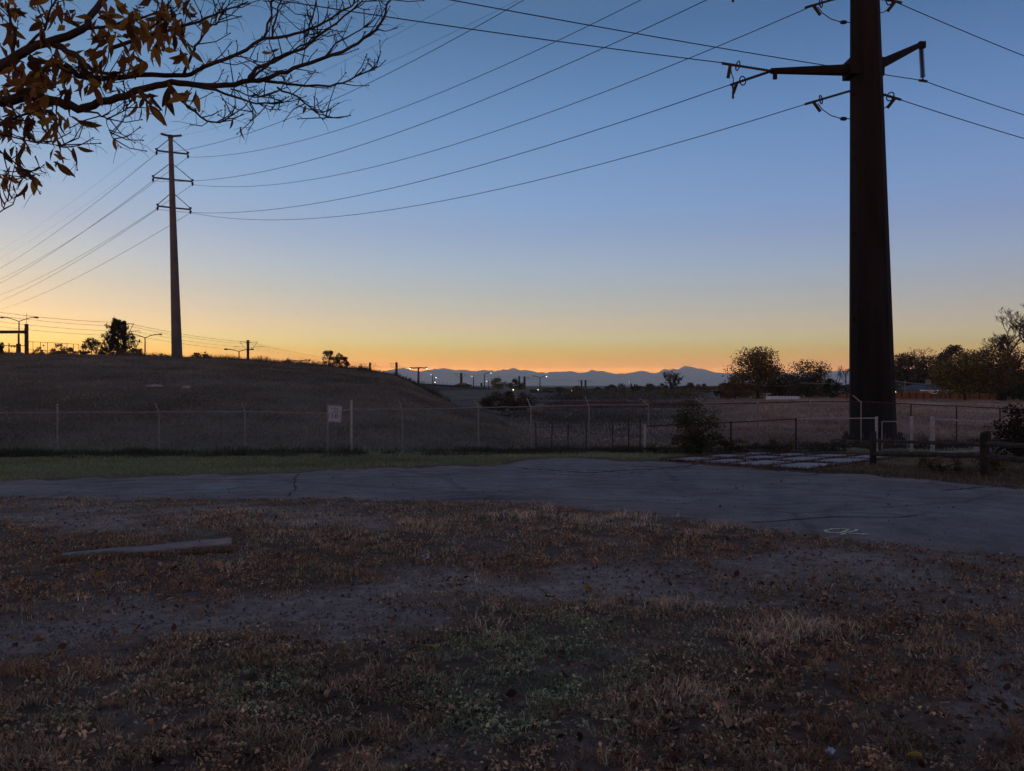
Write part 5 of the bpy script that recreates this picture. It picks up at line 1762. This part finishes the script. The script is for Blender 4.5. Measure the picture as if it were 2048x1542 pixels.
limb([(1180, 455), (1300, 498), (1410, 490)], 3.5, 3.55, .004, .0016)
limb([(880, 470), (920, 505), (960, 550), (1060, 620), (1150, 616), (1196, 586)], 3.4, 3.3, .006, .003)
limb([(430, 570), (500, 578), (550, 612), (640, 565), (680, 500)], 3.3, 3.25, .005, .002)
limb([(545, 612), (560, 665), (582, 712)], 3.28, 3.25, .0018, .0008)
limb([(-30, 650), (0, 640), (140, 582), (220, 560)], 3.15, 3.25, .008, .004, [Vector((-3.0, 3.2, 2.2))])
limb([(940, 384), (985, 270), (1010, 225), (1060, 158), (1120, 108), (1150, 60)], 3.45, 3.35, .007, .0025)
limb([(560, 250), (800, 175), (1020, 112), (1130, 62), (1270, 8)], 3.4, 3.5, .009, .0028)
limb([(420, 152), (520, 140), (700, 100), (860, 20), (900, -20)], 3.45, 3.6, .008, .003)
limb([(70, 300), (75, 150), (40, 40), (60, -20)], 3.4, 3.3, .008, .004)
limb([(120, 270), (230, 150), (260, 40), (300, -20)], 3.4, 3.3, .007, .003)
limb([(-20, 600), (60, 700), (180, 730), (300, 745), (360, 752)], 3.1, 3.0, .005, .0012, [Vector((-2.9, 3.1, 2.15))])
limb([(180, 800), (212, 876)], 3.05, 3.03, .003, .0012)
limb([(-20, 760), (40, 800), (120, 870), (160, 900)], 3.05, 3.0, .004, .0015)
limb([(-20, 1110), (20, 1060), (72, 992)], 3.0, 3.0, .0025, .0012)
limb([(720, 180), (800, 120), (880, 50)], 3.5, 3.4, .005, .002)
limb([(1200, 288), (1300, 310), (1330, 330)], 3.5, 3.45, .003, .0015)
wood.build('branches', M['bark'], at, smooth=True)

# fine spurs and twigs
tw = MB()
tips = []
for q, rr in limbs:
    for i in range(2, len(q) - 1):
        if rr[i] > .0125:
            continue
        for rep in range(1 if rr[i] > .004 else 2):
            if rnd.random() > .82:
                continue
            t = (q[i + 1] - q[i - 1]).normalized()
            s = q[i].lerp(q[i + 1], rnd.random())
            dv = (t * rnd.uniform(.3, .8) + Vector((rnd.uniform(-1, 1), rnd.uniform(-1, 1), rnd.uniform(-.5, 1.0)))).normalized()
            L = rnd.uniform(.05, .15)
            m1 = s + dv * L * .55
            e = m1 + (dv + Vector((rnd.uniform(-.4, .4), rnd.uniform(-.4, .4), rnd.uniform(-.1, .7)))).normalized() * L * .5
            tw.tube([s, m1, e], [.0028, .0022, .0017], 4, cap=False)
            # knobby tip
            tw.lathe([(0, .0012), (.004, .0038), (.009, .0012)], e, e - m1, 5)
            tips.append((e, (e - m1).normalized()))
            for k in range(rnd.choice([1, 2, 3, 3])):
                dd = ((e - m1).normalized() * .6 + Vector((rnd.uniform(-1, 1), rnd.uniform(-1, 1), rnd.uniform(-.7, .8)))).normalized()
                LL = rnd.uniform(.03, .09)
                b0 = m1.lerp(e, rnd.uniform(.2, 1))
                tw.tube([b0, b0 + dd * LL * .6, b0 + dd * LL + Vector((0, 0, -.012))], [.0011, .0009, .0006], 3, cap=False)
tag(tw.build('twigs', M['bark'], at), kind='stuff')

# leaflets
def leaflet_mesh(col, bend, fold):
    N = 5
    V_, F_ = [], []
    for i in range(N + 1):
        t = i / N
        w = .19 * math.sin(math.pi * min(1, t * .96 + .02)) ** .75 * (1.15 - .5 * t)
        z = -bend * t * t
        V_ += [(t, -w, z + fold * w), (t, 0, z), (t, w, z + fold * w)]
    for i in range(N):
        a = i * 3
        F_ += [(a, a + 1, a + 4, a + 3), (a + 1, a + 2, a + 5, a + 4)]
    me = bpy.data.meshes.new('leaf')
    me.from_pydata(V_, [], F_)
    ca = me.color_attributes.new('Col', 'FLOAT_COLOR', 'POINT')
    for k, c_ in enumerate(ca.data):
        c_.color = (*[v * (.8 if k % 3 == 1 else 1) for v in col], 1)
    me.polygons.foreach_set('use_smooth', [True] * len(me.polygons))
    me.materials.append(M['autumn_leaf'])
    return me
LC = [(0.250, 0.131, 0.041), (0.172, 0.085, 0.034), (0.310, 0.181, 0.049), (0.129, 0.065, 0.033), (0.344, 0.220, 0.057), (0.215, 0.100, 0.037), (0.086, 0.050, 0.030)]
LM = [leaflet_mesh(c_, b_, f_) for c_ in LC for b_, f_ in ((.12, .35), (.3, .6))]
clusters = [  # crop x, y, spread x, spread y, count
    (60, 60, 90, 60, 9), (230, 90, 90, 70, 12), (330, 60, 90, 70, 14), (60, 330, 90, 60, 14), (180, 380, 120, 60, 22), (320, 330, 100, 60, 18), (280, 440, 120, 50, 16), (120, 430, 110, 50, 16),
    (420, 400, 70, 40, 8), (540, 190, 70, 70, 14), (640, 120, 90, 70, 16), (740, 60, 110, 60, 16), (860, 80, 100, 70, 14), (820, 190, 90, 70, 16), (930, 200, 80, 60, 12), (700, 260, 100, 60, 10), (640, 340, 80, 50, 7),
    (980, 50, 80, 50, 8), (920, 290, 60, 50, 6), (200, 540, 90, 50, 14), (270, 610, 80, 60, 14), (60, 560, 70, 50, 8), (160, 620, 80, 50, 10), (40, 680, 60, 50, 8), (720, 500, 60, 40, 7), (990, 480, 40, 40, 4), (880, 480, 50, 30, 4), (600, 470, 60, 40, 4),
    (100, 780, 80, 60, 8), (290, 800, 50, 40, 4), (130, 900, 70, 50, 6), (30, 900, 50, 60, 5), (480, 440, 60, 30, 4), (30, 180, 40, 60, 5), (460, 270, 60, 50, 6), (1050, 90, 40, 40, 3), (520, 60, 50, 40, 4), (1130, 60, 20, 30, 3)]
singles = [(582, 712, -1.5, 58), (1190, 606, -1.65, 60), (1235, 648, -1.55, 74), (375, 755, -1.5, 84), (395, 752, -.35, 92), (1565, 540, -1.9, 44), (1600, 545, -.8, 40), (1340, 268, -.1, 50), (1385, 262, .1, 48), (1510, 280, -1.6, 60), (1060, 310, -.3, 46), (1440, 385, -.9, 40), (1490, 375, -1.4, 44), (1570, 365, -.4, 44), (1780, 408, -.6, 42),
           (1130, 62, -1.3, 70), (280, 775, -.6, 110), (235, 825, -.9, 80), (300, 840, -.7, 90), (700, 520, -1.9, 110), (722, 545, -1.5, 80), (770, 490, -1.0, 90), (735, 555, -.7, 70), (960, 460, -1.7, 80), (1000, 480, -1.3, 100)]
nl = 0
def put_leaf(loc, dirv, size):
    global nl
    o = bpy.data.objects.new('leaf', LM[rnd.randrange(len(LM))])
    COL.objects.link(o)
    o.parent = at
    x = Vector(dirv).normalized()
    tmp = Vector((rnd.gauss(0, 1), rnd.gauss(0, 1), rnd.gauss(0, 1)))
    y = x.cross(tmp).normalized()
    z = x.cross(y)
    m = Matrix((x, y, z)).transposed().to_4x4()
    m.translation = Vector(loc) - tb
    o.matrix_local = m @ Matrix.Diagonal((size, size, size, 1))
    nl += 1
for cx_, cy_, sx_, sy_, n in clusters:
    d = rnd.uniform(3.05, 3.65)
    k = 0
    n = round(n * .78)
    while k < n:
        # a compound leaf: three to five leaflets on one stalk
        p = P((cx_ + rnd.gauss(0, .55) * sx_) / Z1, (cy_ + rnd.gauss(0, .55) * sy_) / Z1, d + rnd.uniform(-.18, .18))
        hang = Vector((rnd.uniform(-.8, .9), rnd.uniform(-.5, .5), rnd.uniform(-1.2, .35))).normalized()
        for j in range(min(rnd.choice([2, 3, 3, 4]), n - k)):
            dv = (hang + Vector((rnd.uniform(-.8, .8), rnd.uniform(-.6, .6), rnd.uniform(-.6, .25)))).normalized()
            put_leaf(p + hang * j * .018, dv, rnd.uniform(.048, .09))
            k += 1
for x, y, a, L in singles:
    p = P(x / Z1, y / Z1, 3.3)
    put_leaf(p, Vector((math.cos(a), rnd.uniform(-.3, .3), math.sin(a))), L / Z1 / FPX * 3.3)
# smaller and hidden leaflets of the same sprays, one mass
cl = np.array([(c_[0], c_[1], c_[2], c_[3]) for c_ in clusters for _ in range(c_[4]) if c_[0] < 900])
n = len(cl)
ex = np.stack([(cl[:, 0] + rng.normal(0, .6, n) * cl[:, 2]) / Z1, (cl[:, 1] + rng.normal(0, .6, n) * cl[:, 3]) / Z1], 1)
dd = rng.uniform(3.2, 3.8, n)
pos = np.stack([(ex[:, 0] - CX) / FPX * dd, dd, EYE + (CY - ex[:, 1]) / FPX * dd], 1)
Vv, Ff = kites(pos, rng.uniform(.05, .085, n), rng.uniform(.35, .5, n)[:, None], rng.normal(size=(n, 3)), rng.normal(size=(n, 3)) * .6 + np.array([.3, 0, -.8]))
tag(np_mesh('leaflets', Vv, [Ff], M['autumn_leaf'], np.repeat(palette(LC, n), 4, 0), parent=at), kind='stuff')
# foliage of the crown above the frame, one mass
n = 2600
pos = np.stack([rng.normal(-4.4, .9, n), rng.normal(3.5, 1.0, n), rng.uniform(4.0, 6.6, n)], 1)
Vv, Ff = kites(pos, rng.uniform(.06, .1, n), np.full((n, 1), .4), rng.normal(size=(n, 3)))
tag(np_mesh('foliage', Vv, [Ff], M['autumn_leaf'], np.repeat(palette(LC, n), 4, 0), parent=at), kind='stuff')

# ------------------------------------------------------------------ ground cover
def scatter(n, y0, y1, xk, power=1.0, x_off=0.0):
    """Random points, denser towards the viewer's side of the lot."""
    u = rng.uniform(0, 1, n)
    if power == 1.0:
        y = y0 * (y1 / y0) ** u
    else:
        y = y0 + (y1 - y0) * u
    x = rng.uniform(-1, 1, n) * (xk * y + 1.0) + x_off
    return x, y

BROWN = np.array([[0.5, 0.31, 0.175], [0.4, 0.245, 0.145], [0.58, 0.38, 0.23], [0.32, 0.2, 0.13], [0.44, 0.3, 0.185]])
REDB = np.array([[0.47, 0.245, 0.135], [0.39, 0.21, 0.125], [0.53, 0.29, 0.155]])
TANC = np.array([[0.62, 0.45, 0.31], [0.5, 0.36, 0.26], [0.72, 0.53, 0.37]])
GRN = np.array([[0.31, 0.33, 0.185], [0.245, 0.275, 0.16], [0.38, 0.38, 0.205], [0.33, 0.3, 0.165]])

def pick(arr, n):
    return arr[rng.integers(0, len(arr), n)]

def lot_filter(x, y):
    gx, gy = gpix(x, y)
    rn = np.interp(gx, ROAD_PX, ROAD_N) + (vnoise(gx, gy, 18, 77) - .5) * 18 + (vnoise(gx, gy, 6, 78) - .5) * 8
    return gy > rn

# dry grass of the lot
N = 300000
x, y = scatter(N, 2.4, 13.5, .72)
bare_, green_, tan_m = lot_masks(x, y)
dens = np.clip(1.05 - 1.25 * bare_, .015, 1) * (.25 + .95 * fbm(x, y, .28, 91)) + tan_m * .5
clump = fbm(x, y, .13, 93, 2)
keep = lot_filter(x, y) & (rng.uniform(0, 1, N) < dens * 1.9 * ss(.36, .60, clump))
x, y, green_, tan_m, bare_ = x[keep], y[keep], green_[keep], tan_m[keep], bare_[keep]
n = len(x)
tuft = fbm(x, y, .22, 95)
h = (.018 + .045 * tuft + .08 * tan_m * rng.uniform(.3, 1, n)) * rng.uniform(.6, 1.35, n) * (1 - .5 * bare_)
w = rng.uniform(.0035, .008, n) * (1 + .06 * y)
pos = np.stack([x, y, gz(x, y) - .004], 1)
Vv, Ff, k = blades(pos, h, w, rng.uniform(.2, 1.3, n))
c = pick(BROWN, n)
redm = fbm(x, y, .9, 101) > .56
c[redm] = pick(REDB, int(redm.sum()))
g = rng.uniform(0, 1, n) < ss(.15, .7, green_) * .92
c[g] = pick(GRN, int(g.sum()))
t = rng.uniform(0, 1, n) < tan_m
c[t] = pick(TANC, int(t.sum()))
c = c * rng.uniform(.55, 1.4, (n, 1)) * (.25 + 1.5 * (.5 * fbm(x, y, .5, 97) + .5 * fbm(x, y, .14, 98)))[:, None]
gl = np_mesh('dry_grass', Vv, Ff, M['grass'], np.repeat(c, k, 0), loc=(0, 6, 0))
tag(gl, 'short dry brown grass and weeds covering the lot', 'grass', kind='stuff')

# low broad-leaved weeds, mostly in the green patches
N = 130000
x, y = scatter(N, 2.4, 11.5, .72)
bare_, green_, tan_m = lot_masks(x, y)
dens = np.clip(green_ * 1.1 + .34 - .9 * bare_, 0, 1) * 1.6 * ss(.36, .62, fbm(x, y, .15, 111, 2))
keep = lot_filter(x, y) & (rng.uniform(0, 1, N) < dens)
x, y, green_ = x[keep], y[keep], green_[keep]
n = len(x)
lift = vnoise(x, y, .12, 113) * .05 + rng.uniform(0, .025, n)
pos = np.stack([x, y, gz(x, y) + lift], 1)
nr_ = rng.normal(size=(n, 3)) * .55 + np.array([0, 0, 1.0])
Vv, Ff = kites(pos, rng.uniform(.010, .030, n), rng.uniform(.45, .8, n)[:, None], nr_, fold=.35)
c = pick(BROWN, n)
g = rng.uniform(0, 1, n) < np.clip(ss(.1, .6, green_) + .04, 0, .95)
c[g] = pick(GRN, int(g.sum()))
c = c * rng.uniform(.55, 1.5, (n, 1)) * (.3 + 1.4 * fbm(x, y, .2, 99))[:, None]
tag(np_mesh('ground_weeds', Vv, [Ff], M['grass'], np.repeat(c, 4, 0), loc=(0, 6, 0)), 'low leafy weeds matted over the lot', 'weeds', kind='stuff')

# grit, twigs and crumbs on the bare soil and blown over the lane
N = 90000
x, y = scatter(N, 2.4, 19, .75)
bare_, green_, tan_m = lot_masks(x, y)
onlot = lot_filter(x, y)
gx, gy = gpix(x, y)
inroad = (~onlot) & (gy > np.interp(gx, ROAD_FX, ROAD_F) + 2)
keep = (onlot & (rng.uniform(0, 1, N) < bare_ * .8 + .05)) | (inroad & (rng.uniform(0, 1, N) < .045))
x, y, inroad = x[keep], y[keep], inroad[keep]
n = len(x)
pos = np.stack([x, y, gz(x, y) + np.where(inroad, .045, .004)], 1)
sz = rng.uniform(.006, .02, n) * (1 + .05 * y) * np.where(rng.uniform(0, 1, n) > .96, 1.8, 1)
Vv, Ff = kites(pos, sz, rng.uniform(.25, .9, n)[:, None], rng.normal(size=(n, 3)) * .5 + np.array([0, 0, 1.0]), fold=.8)
c = np.array([[.30, .245, .21]]) * rng.uniform(.2, 1.5, (n, 1)) * rng.uniform(.93, 1.07, (n, 3))
lt = rng.uniform(0, 1, n) > .985
c[lt] = np.array([.6, .55, .5]) * rng.uniform(.6, 1.1, (int(lt.sum()), 1))
tag(np_mesh('grit', Vv, [Ff], M['grass'], np.repeat(c, 4, 0), loc=(0, 6, 0)), 'grit, crumbs and pebbles on bare soil and lane', 'gravel', kind='stuff')

# fallen leaves: a loose litter everywhere, more of it on the right
FL = np.array([[0.285, 0.130, 0.076], [0.228, 0.101, 0.072], [0.380, 0.189, 0.099], [0.494, 0.270, 0.153], [0.190, 0.099, 0.081], [0.570, 0.378, 0.270]])
N = 40000
x, y = scatter(N, 2.4, 16, .72)
gx, gy = gpix(x, y)
drift = fbm(x, y, .8, 121)
dens = .10 + .55 * ss(900, 1800, gx) * ss(.42, .62, drift) + .45 * ss(.52, .66, fbm(x, y, .45, 123))
rn_ = np.interp(gx, ROAD_PX, ROAD_N)
keep = (lot_filter(x, y) | (rng.uniform(0, 1, N) < .02 + .6 * np.exp(-np.maximum(rn_ - gy, 0) / 5))) & (rng.uniform(0, 1, N) < dens)
x, y = x[keep], y[keep]
n = len(x)
pos = np.stack([x, y, gz(x, y) + .012 + rng.uniform(0, .03, n)], 1)
nrm = rng.normal(size=(n, 3)) * .6 + np.array([0, 0, 1.0])
nrm /= np.linalg.norm(nrm, axis=1, keepdims=True)
r_ = rng.normal(size=(n, 3))
a_ = r_ - nrm * (r_ * nrm).sum(1, keepdims=True)
a_ /= np.linalg.norm(a_, axis=1, keepdims=True)
b_ = np.cross(nrm, a_)
sz = (rng.uniform(.018, .042, n) + .022 * (rng.uniform(0, 1, n) > .9))[:, None]
asp, cu, fo = rng.uniform(.22, .42, (n, 1)), rng.uniform(-.3, .5, (n, 1)), rng.uniform(-.2, .5, (n, 1))
row = []
for tt, ww in ((-.5, .0), (-.18, 1.0), (.2, .8), (.55, .0)):
    mid = pos + a_ * sz * tt + nrm * sz * cu * (tt * 2) ** 2 * .5
    if ww == 0:
        row.append(mid)
    else:
        row += [mid + b_ * sz * asp * ww + nrm * sz * fo * asp, mid, mid - b_ * sz * asp * ww + nrm * sz * fo * asp * .7]
Vv = np.stack(row, 1).reshape(-1, 3)
i8 = np.arange(n)[:, None] * 8
Ft = np.concatenate([i8 + np.array([[0, 2, 1]]), i8 + np.array([[0, 3, 2]]), i8 + np.array([[4, 5, 7]]), i8 + np.array([[5, 6, 7]])], 0)
Fq4 = np.concatenate([i8 + np.array([[1, 2, 5, 4]]), i8 + np.array([[2, 3, 6, 5]])], 0)
c = pick(FL, n) * rng.uniform(.35, 1.25, (n, 1)) * .8
tag(np_mesh('leaf_litter', Vv, [Ft, Fq4], M['autumn_leaf'], np.repeat(c, 8, 0), loc=(0, 6, 0)), 'brown fallen leaves strewn over the lot', 'leaf litter', kind='stuff')

# the few leaves that stand out, placed singly
BR = [(.52, .28, .05), (.50, .22, .05), (.55, .42, .26), (.46, .36, .26), (.60, .36, .08)]
BM = [leaflet_mesh(c_, b_, .5) for c_ in BR for b_ in (.15, .4)]
def ground_leaf(px, py, ci, s, label, grp):
    b = G(px, py)
    o = bpy.data.objects.new('fallen_leaf', BM[ci * 2 + rnd.randrange(2)])
    COL.objects.link(o)
    o.location = b + Vector((0, 0, .045))
    o.rotation_euler = (rnd.uniform(-.5, .5), rnd.uniform(-.6, .2), rnd.uniform(0, 6.28))
    o.scale = (s, s * 1.25, s)
    tag(o, label, 'leaf', grp)
ground_leaf(190, 1165, 0, .10, 'upright yellow leaf in grass below the wheel stop', 'bright fallen leaves')
ground_leaf(872, 1316, 0, .10, 'bright yellow leaf near the middle of the green weeds', 'bright fallen leaves')
ground_leaf(1170, 1191, 1, .12, 'orange leaf on the bare dirt near the centre', 'bright fallen leaves')
ground_leaf(268, 1297, 0, .09, 'yellow leaf at the edge of the bare dirt, lower left', 'bright fallen leaves')
ground_leaf(1845, 1528, 4, .06, 'orange-yellow leaf at the bottom edge, lower right', 'bright fallen leaves')
ground_leaf(1455, 1478, 2, .10, 'pale curled leaf near the bottom, right of centre', 'bright fallen leaves')
for px, py, lb in ((1530, 1168, 'pale dry leaf at the left end of the leaf drift right of centre'), (1640, 1212, 'pale dry leaf on the right part of the leaf drift'), (1830, 1265, 'pale dry leaf on thin dirt near the right edge'),
                   (1880, 1428, 'pale reddish leaf low on the right of the lot'), (1600, 1470, 'pale dry leaf left of the orange-yellow one at the bottom'), (1340, 1365, 'pale leaf beside the pale grass tuft, lower centre right'),
                   (960, 1482, 'pale leaf below the green weeds near the bottom'), (690, 1482, 'pale leaf near the bottom, left of centre'), (880, 1212, 'pale leaf on the bare dirt left of the centre'), (350, 1206, 'pale leaf on the bare dirt at left')):
    ground_leaf(px, py, 3 if rnd.random() < .5 else 2, rnd.uniform(.06, .08), lb, 'pale fallen leaves')

# green verge, fence-line weeds, bank and field grass
def strip_grass(name, label, N, fn, h0, h1, w0, w1, cols, lean=.7, two=False, seed=0):
    x, y, keep = fn(N)
    x, y = x[keep], y[keep]
    n = len(x)
    pos = np.stack([x, y, gz(x, y) - .01], 1)
    tuft_ = fbm(x, y, 1.6, 131 + seed)
    h = (h0 + (h1 - h0) * rng.uniform(0, 1, n) ** 1.6) * (.25 + 1.5 * tuft_ ** 1.5)
    Vv, Ff, k = blades(pos, h, rng.uniform(w0, w1, n), rng.uniform(.1, lean, n), two)
    c = pick(np.array(cols), n) * rng.uniform(.65, 1.35, (n, 1)) * (.35 + 1.3 * fbm(x, y, 3.0, 137 + seed, 4))[:, None]
    tag(np_mesh(name, Vv, Ff, M['grass'], np.repeat(c, k, 0), loc=(0, float(y.mean()), 0)), label, 'grass', kind='stuff')

def verge_fn(N):
    px = rng.uniform(-200, 1400, N)
    d = rng.uniform(14, 29.5, N)
    x = (px - CX) / FPX * d
    gx, gy = gpix(x, d)
    rf = np.interp(gx, ROAD_FX, ROAD_F) + (vnoise(gx, gy, 25, 141) - .5) * 8
    return x, d, gy < rf - 1
strip_grass('verge_grass', 'green grass verge between lane and fence', 90000, verge_fn, .03, .12, .012, .022, [(.25, .25, .10), (.20, .21, .09), (.33, .27, .14), (.34, .24, .15), (.28, .19, .13), (.15, .135, .075)], seed=1)
def rverge_fn(N):
    px = rng.uniform(1380, 2300, N)
    d = rng.uniform(13, 30, N)
    x = (px - CX) / FPX * d
    gx, gy = gpix(x, d)
    rf = np.interp(gx, ROAD_FX, ROAD_F) + (vnoise(gx, gy, 30, 143) - .5) * 9
    e_u, e_v = np.array((B_ - A_).xy), np.array((D_ - A_).xy)
    rel = np.stack([x - A_.x, d - A_.y], 1)
    uv = rel @ np.linalg.inv(np.stack([e_u, e_v]))
    onpad = (uv[:, 0] > -.01) & (uv[:, 0] < 1.25) & (uv[:, 1] > -.01) & (uv[:, 1] < 1.01)
    return x, d, (gy < rf) & (~onpad | (rng.uniform(0, 1, N) < .06))
strip_grass('verge_litter', 'rusty weeds and leaves round the pad and timber rails', 70000, rverge_fn, .03, .12, .015, .035, [(0.230, 0.120, 0.084), (0.180, 0.110, 0.084), (0.300, 0.170, 0.110), (0.120, 0.100, 0.068)], lean=1.4, seed=2)
def fence_fn(N):
    px = rng.uniform(-200, 2250, N)
    d0 = np.interp(px, [-200, 700, 1722, 2250], [26.7, 28.6, 32.4, 33.6])
    d = d0 - .3 + rng.normal(0, .9, N)
    x = (px - CX) / FPX * d
    return x, d, (fbm(x, d, 1.1, 145) + rng.uniform(-.12, .12, N) > .40 + .10 * np.abs(d - d0))
strip_grass('fence_weeds', 'dark weeds along the foot of the tall fence', 80000, fence_fn, .08, .36, .02, .045, [(0.060, 0.063, 0.039), (0.075, 0.063, 0.045), (0.098, 0.075, 0.051)], seed=3)
def bank_fn(N):
    px = rng.uniform(-250, 1060, N)
    d = 31 + (100 - 31) * rng.uniform(0, 1, N) ** .8
    x = (px - CX) / FPX * d
    yc = np.interp(px, H_PX, H_YC)
    return x, d, d < yc + 4
strip_grass('bank_grass', 'rough dark dry grass covering the rail bank', 230000, bank_fn, .05, .20, .03, .07, [(.20, .16, .115), (.16, .13, .10), (.25, .19, .13), (.14, .125, .085)], lean=1.6, seed=4)
def crest_fn(N):
    px = rng.uniform(-250, 900, N)
    d = np.interp(px, H_PX, H_YC) + rng.normal(0, 1.2, N)
    x = (px - CX) / FPX * d
    return x, d, fbm(x, d, 4, 147) > .40
strip_grass('crest_grass', 'taller dry grass along the crest of the bank', 26000, crest_fn, .2, .85, .02, .05, [(0.111, 0.081, 0.058), (0.091, 0.072, 0.055)], seed=5)
def field_fn(N):
    px = rng.uniform(1020, 2250, N)
    d = 32 * (170 / 32) ** rng.uniform(0, 1, N)
    x = (px - CX) / FPX * d
    wr_ = ss(1150, 1560, px)
    return x, d, rng.uniform(0, 1, N) < (.35 + .65 * wr_) * (1 - ss(80, 170, d)) * (.3 + 1.1 * fbm(x, d, 6, 149))
strip_grass('field_grass', 'brown dry grass of the open field behind the fence', 200000, field_fn, .06, .26, .03, .07, [(.38, .245, .175), (.32, .205, .15), (.45, .30, .21), (.24, .17, .13)], lean=1.5, seed=6)

jx = []
for i in range(NU + 1):
    for _ in range(900):
        jx.append((i / NU + rng.normal(0, .008), rng.uniform(0, 1)))
for j in range(NV + 1):
    for _ in range(900):
        jx.append((rng.uniform(0, 1), j / NV + rng.normal(0, .008)))
jx = np.array(jx)
A3, B3, C3, D3 = [np.array(q) for q in (A_, B_, C_, D_)]
u_, v_ = jx[:, :1], jx[:, 1:]
pos = (A3 * (1 - u_) + B3 * u_) * (1 - v_) + (D3 * (1 - u_) + C3 * u_) * v_ - np.array([0, 0, .03])
n = len(pos)
Vv, Ff, k = blades(pos, rng.uniform(.03, .12, n), rng.uniform(.02, .05, n), rng.uniform(.2, 1.5, n), False)
tag(np_mesh('joint_weeds', Vv, Ff, M['grass'], np.repeat(np.array([[.16, .075, .06]]) * rng.uniform(.5, 1.4, (n, 1)), k, 0), parent=pad), kind='stuff')
n = 4200
t_ = rng.uniform(-.03, 1.02, (n, 1))
pos = np.array(stop_a) * (1 - t_) + np.array(stop_b) * t_ - np.array(stop_n) * rng.uniform(.09, .26, (n, 1))
pos[:, 2] = gz(pos[:, 0], pos[:, 1]) - .005
Vv, Ff, k = blades(pos, rng.uniform(.02, .085, n) * (.5 + fbm(pos[:, 0], pos[:, 1], .25, 151)), rng.uniform(.006, .012, n), rng.uniform(.2, 1.2, n), True)
tag(np_mesh('stop_grass', Vv, Ff, M['grass'], np.repeat(pick(BROWN, n) * rng.uniform(.4, 1.0, (n, 1)), k, 0), loc=(0, 8, 0)), 'dry grass grown up against the wheel stop', 'grass', kind='stuff')

for ob in bpy.data.objects:
    if '_o' in ob:
        del ob['_o']

# ------------------------------------------------------------------ evening haze over the plain
hz = MB()
hz.box((0, 12000, 300 / 1.0 - 6), (52000, 25600, 600))
hm = bpy.data.materials.new('haze_air')
hm.use_nodes = True
hn, hl = hm.node_tree.nodes, hm.node_tree.links
hn.clear()
ho = hn.new('ShaderNodeOutputMaterial')
hv = hn.new('ShaderNodeVolumePrincipled')
hv.inputs['Color'].default_value = (1.0, 0.97, 0.90, 1)
hv.inputs['Density'].default_value = HAZE_DENSITY
hv.inputs['Anisotropy'].default_value = 0.45
hl.new(hv.outputs[0], ho.inputs['Volume'])
haze = hz.build('haze', hm)
tag(haze, 'pale evening haze lying over the plain and mountains', 'haze', kind='stuff')

if '_o' in haze:
    del haze['_o']
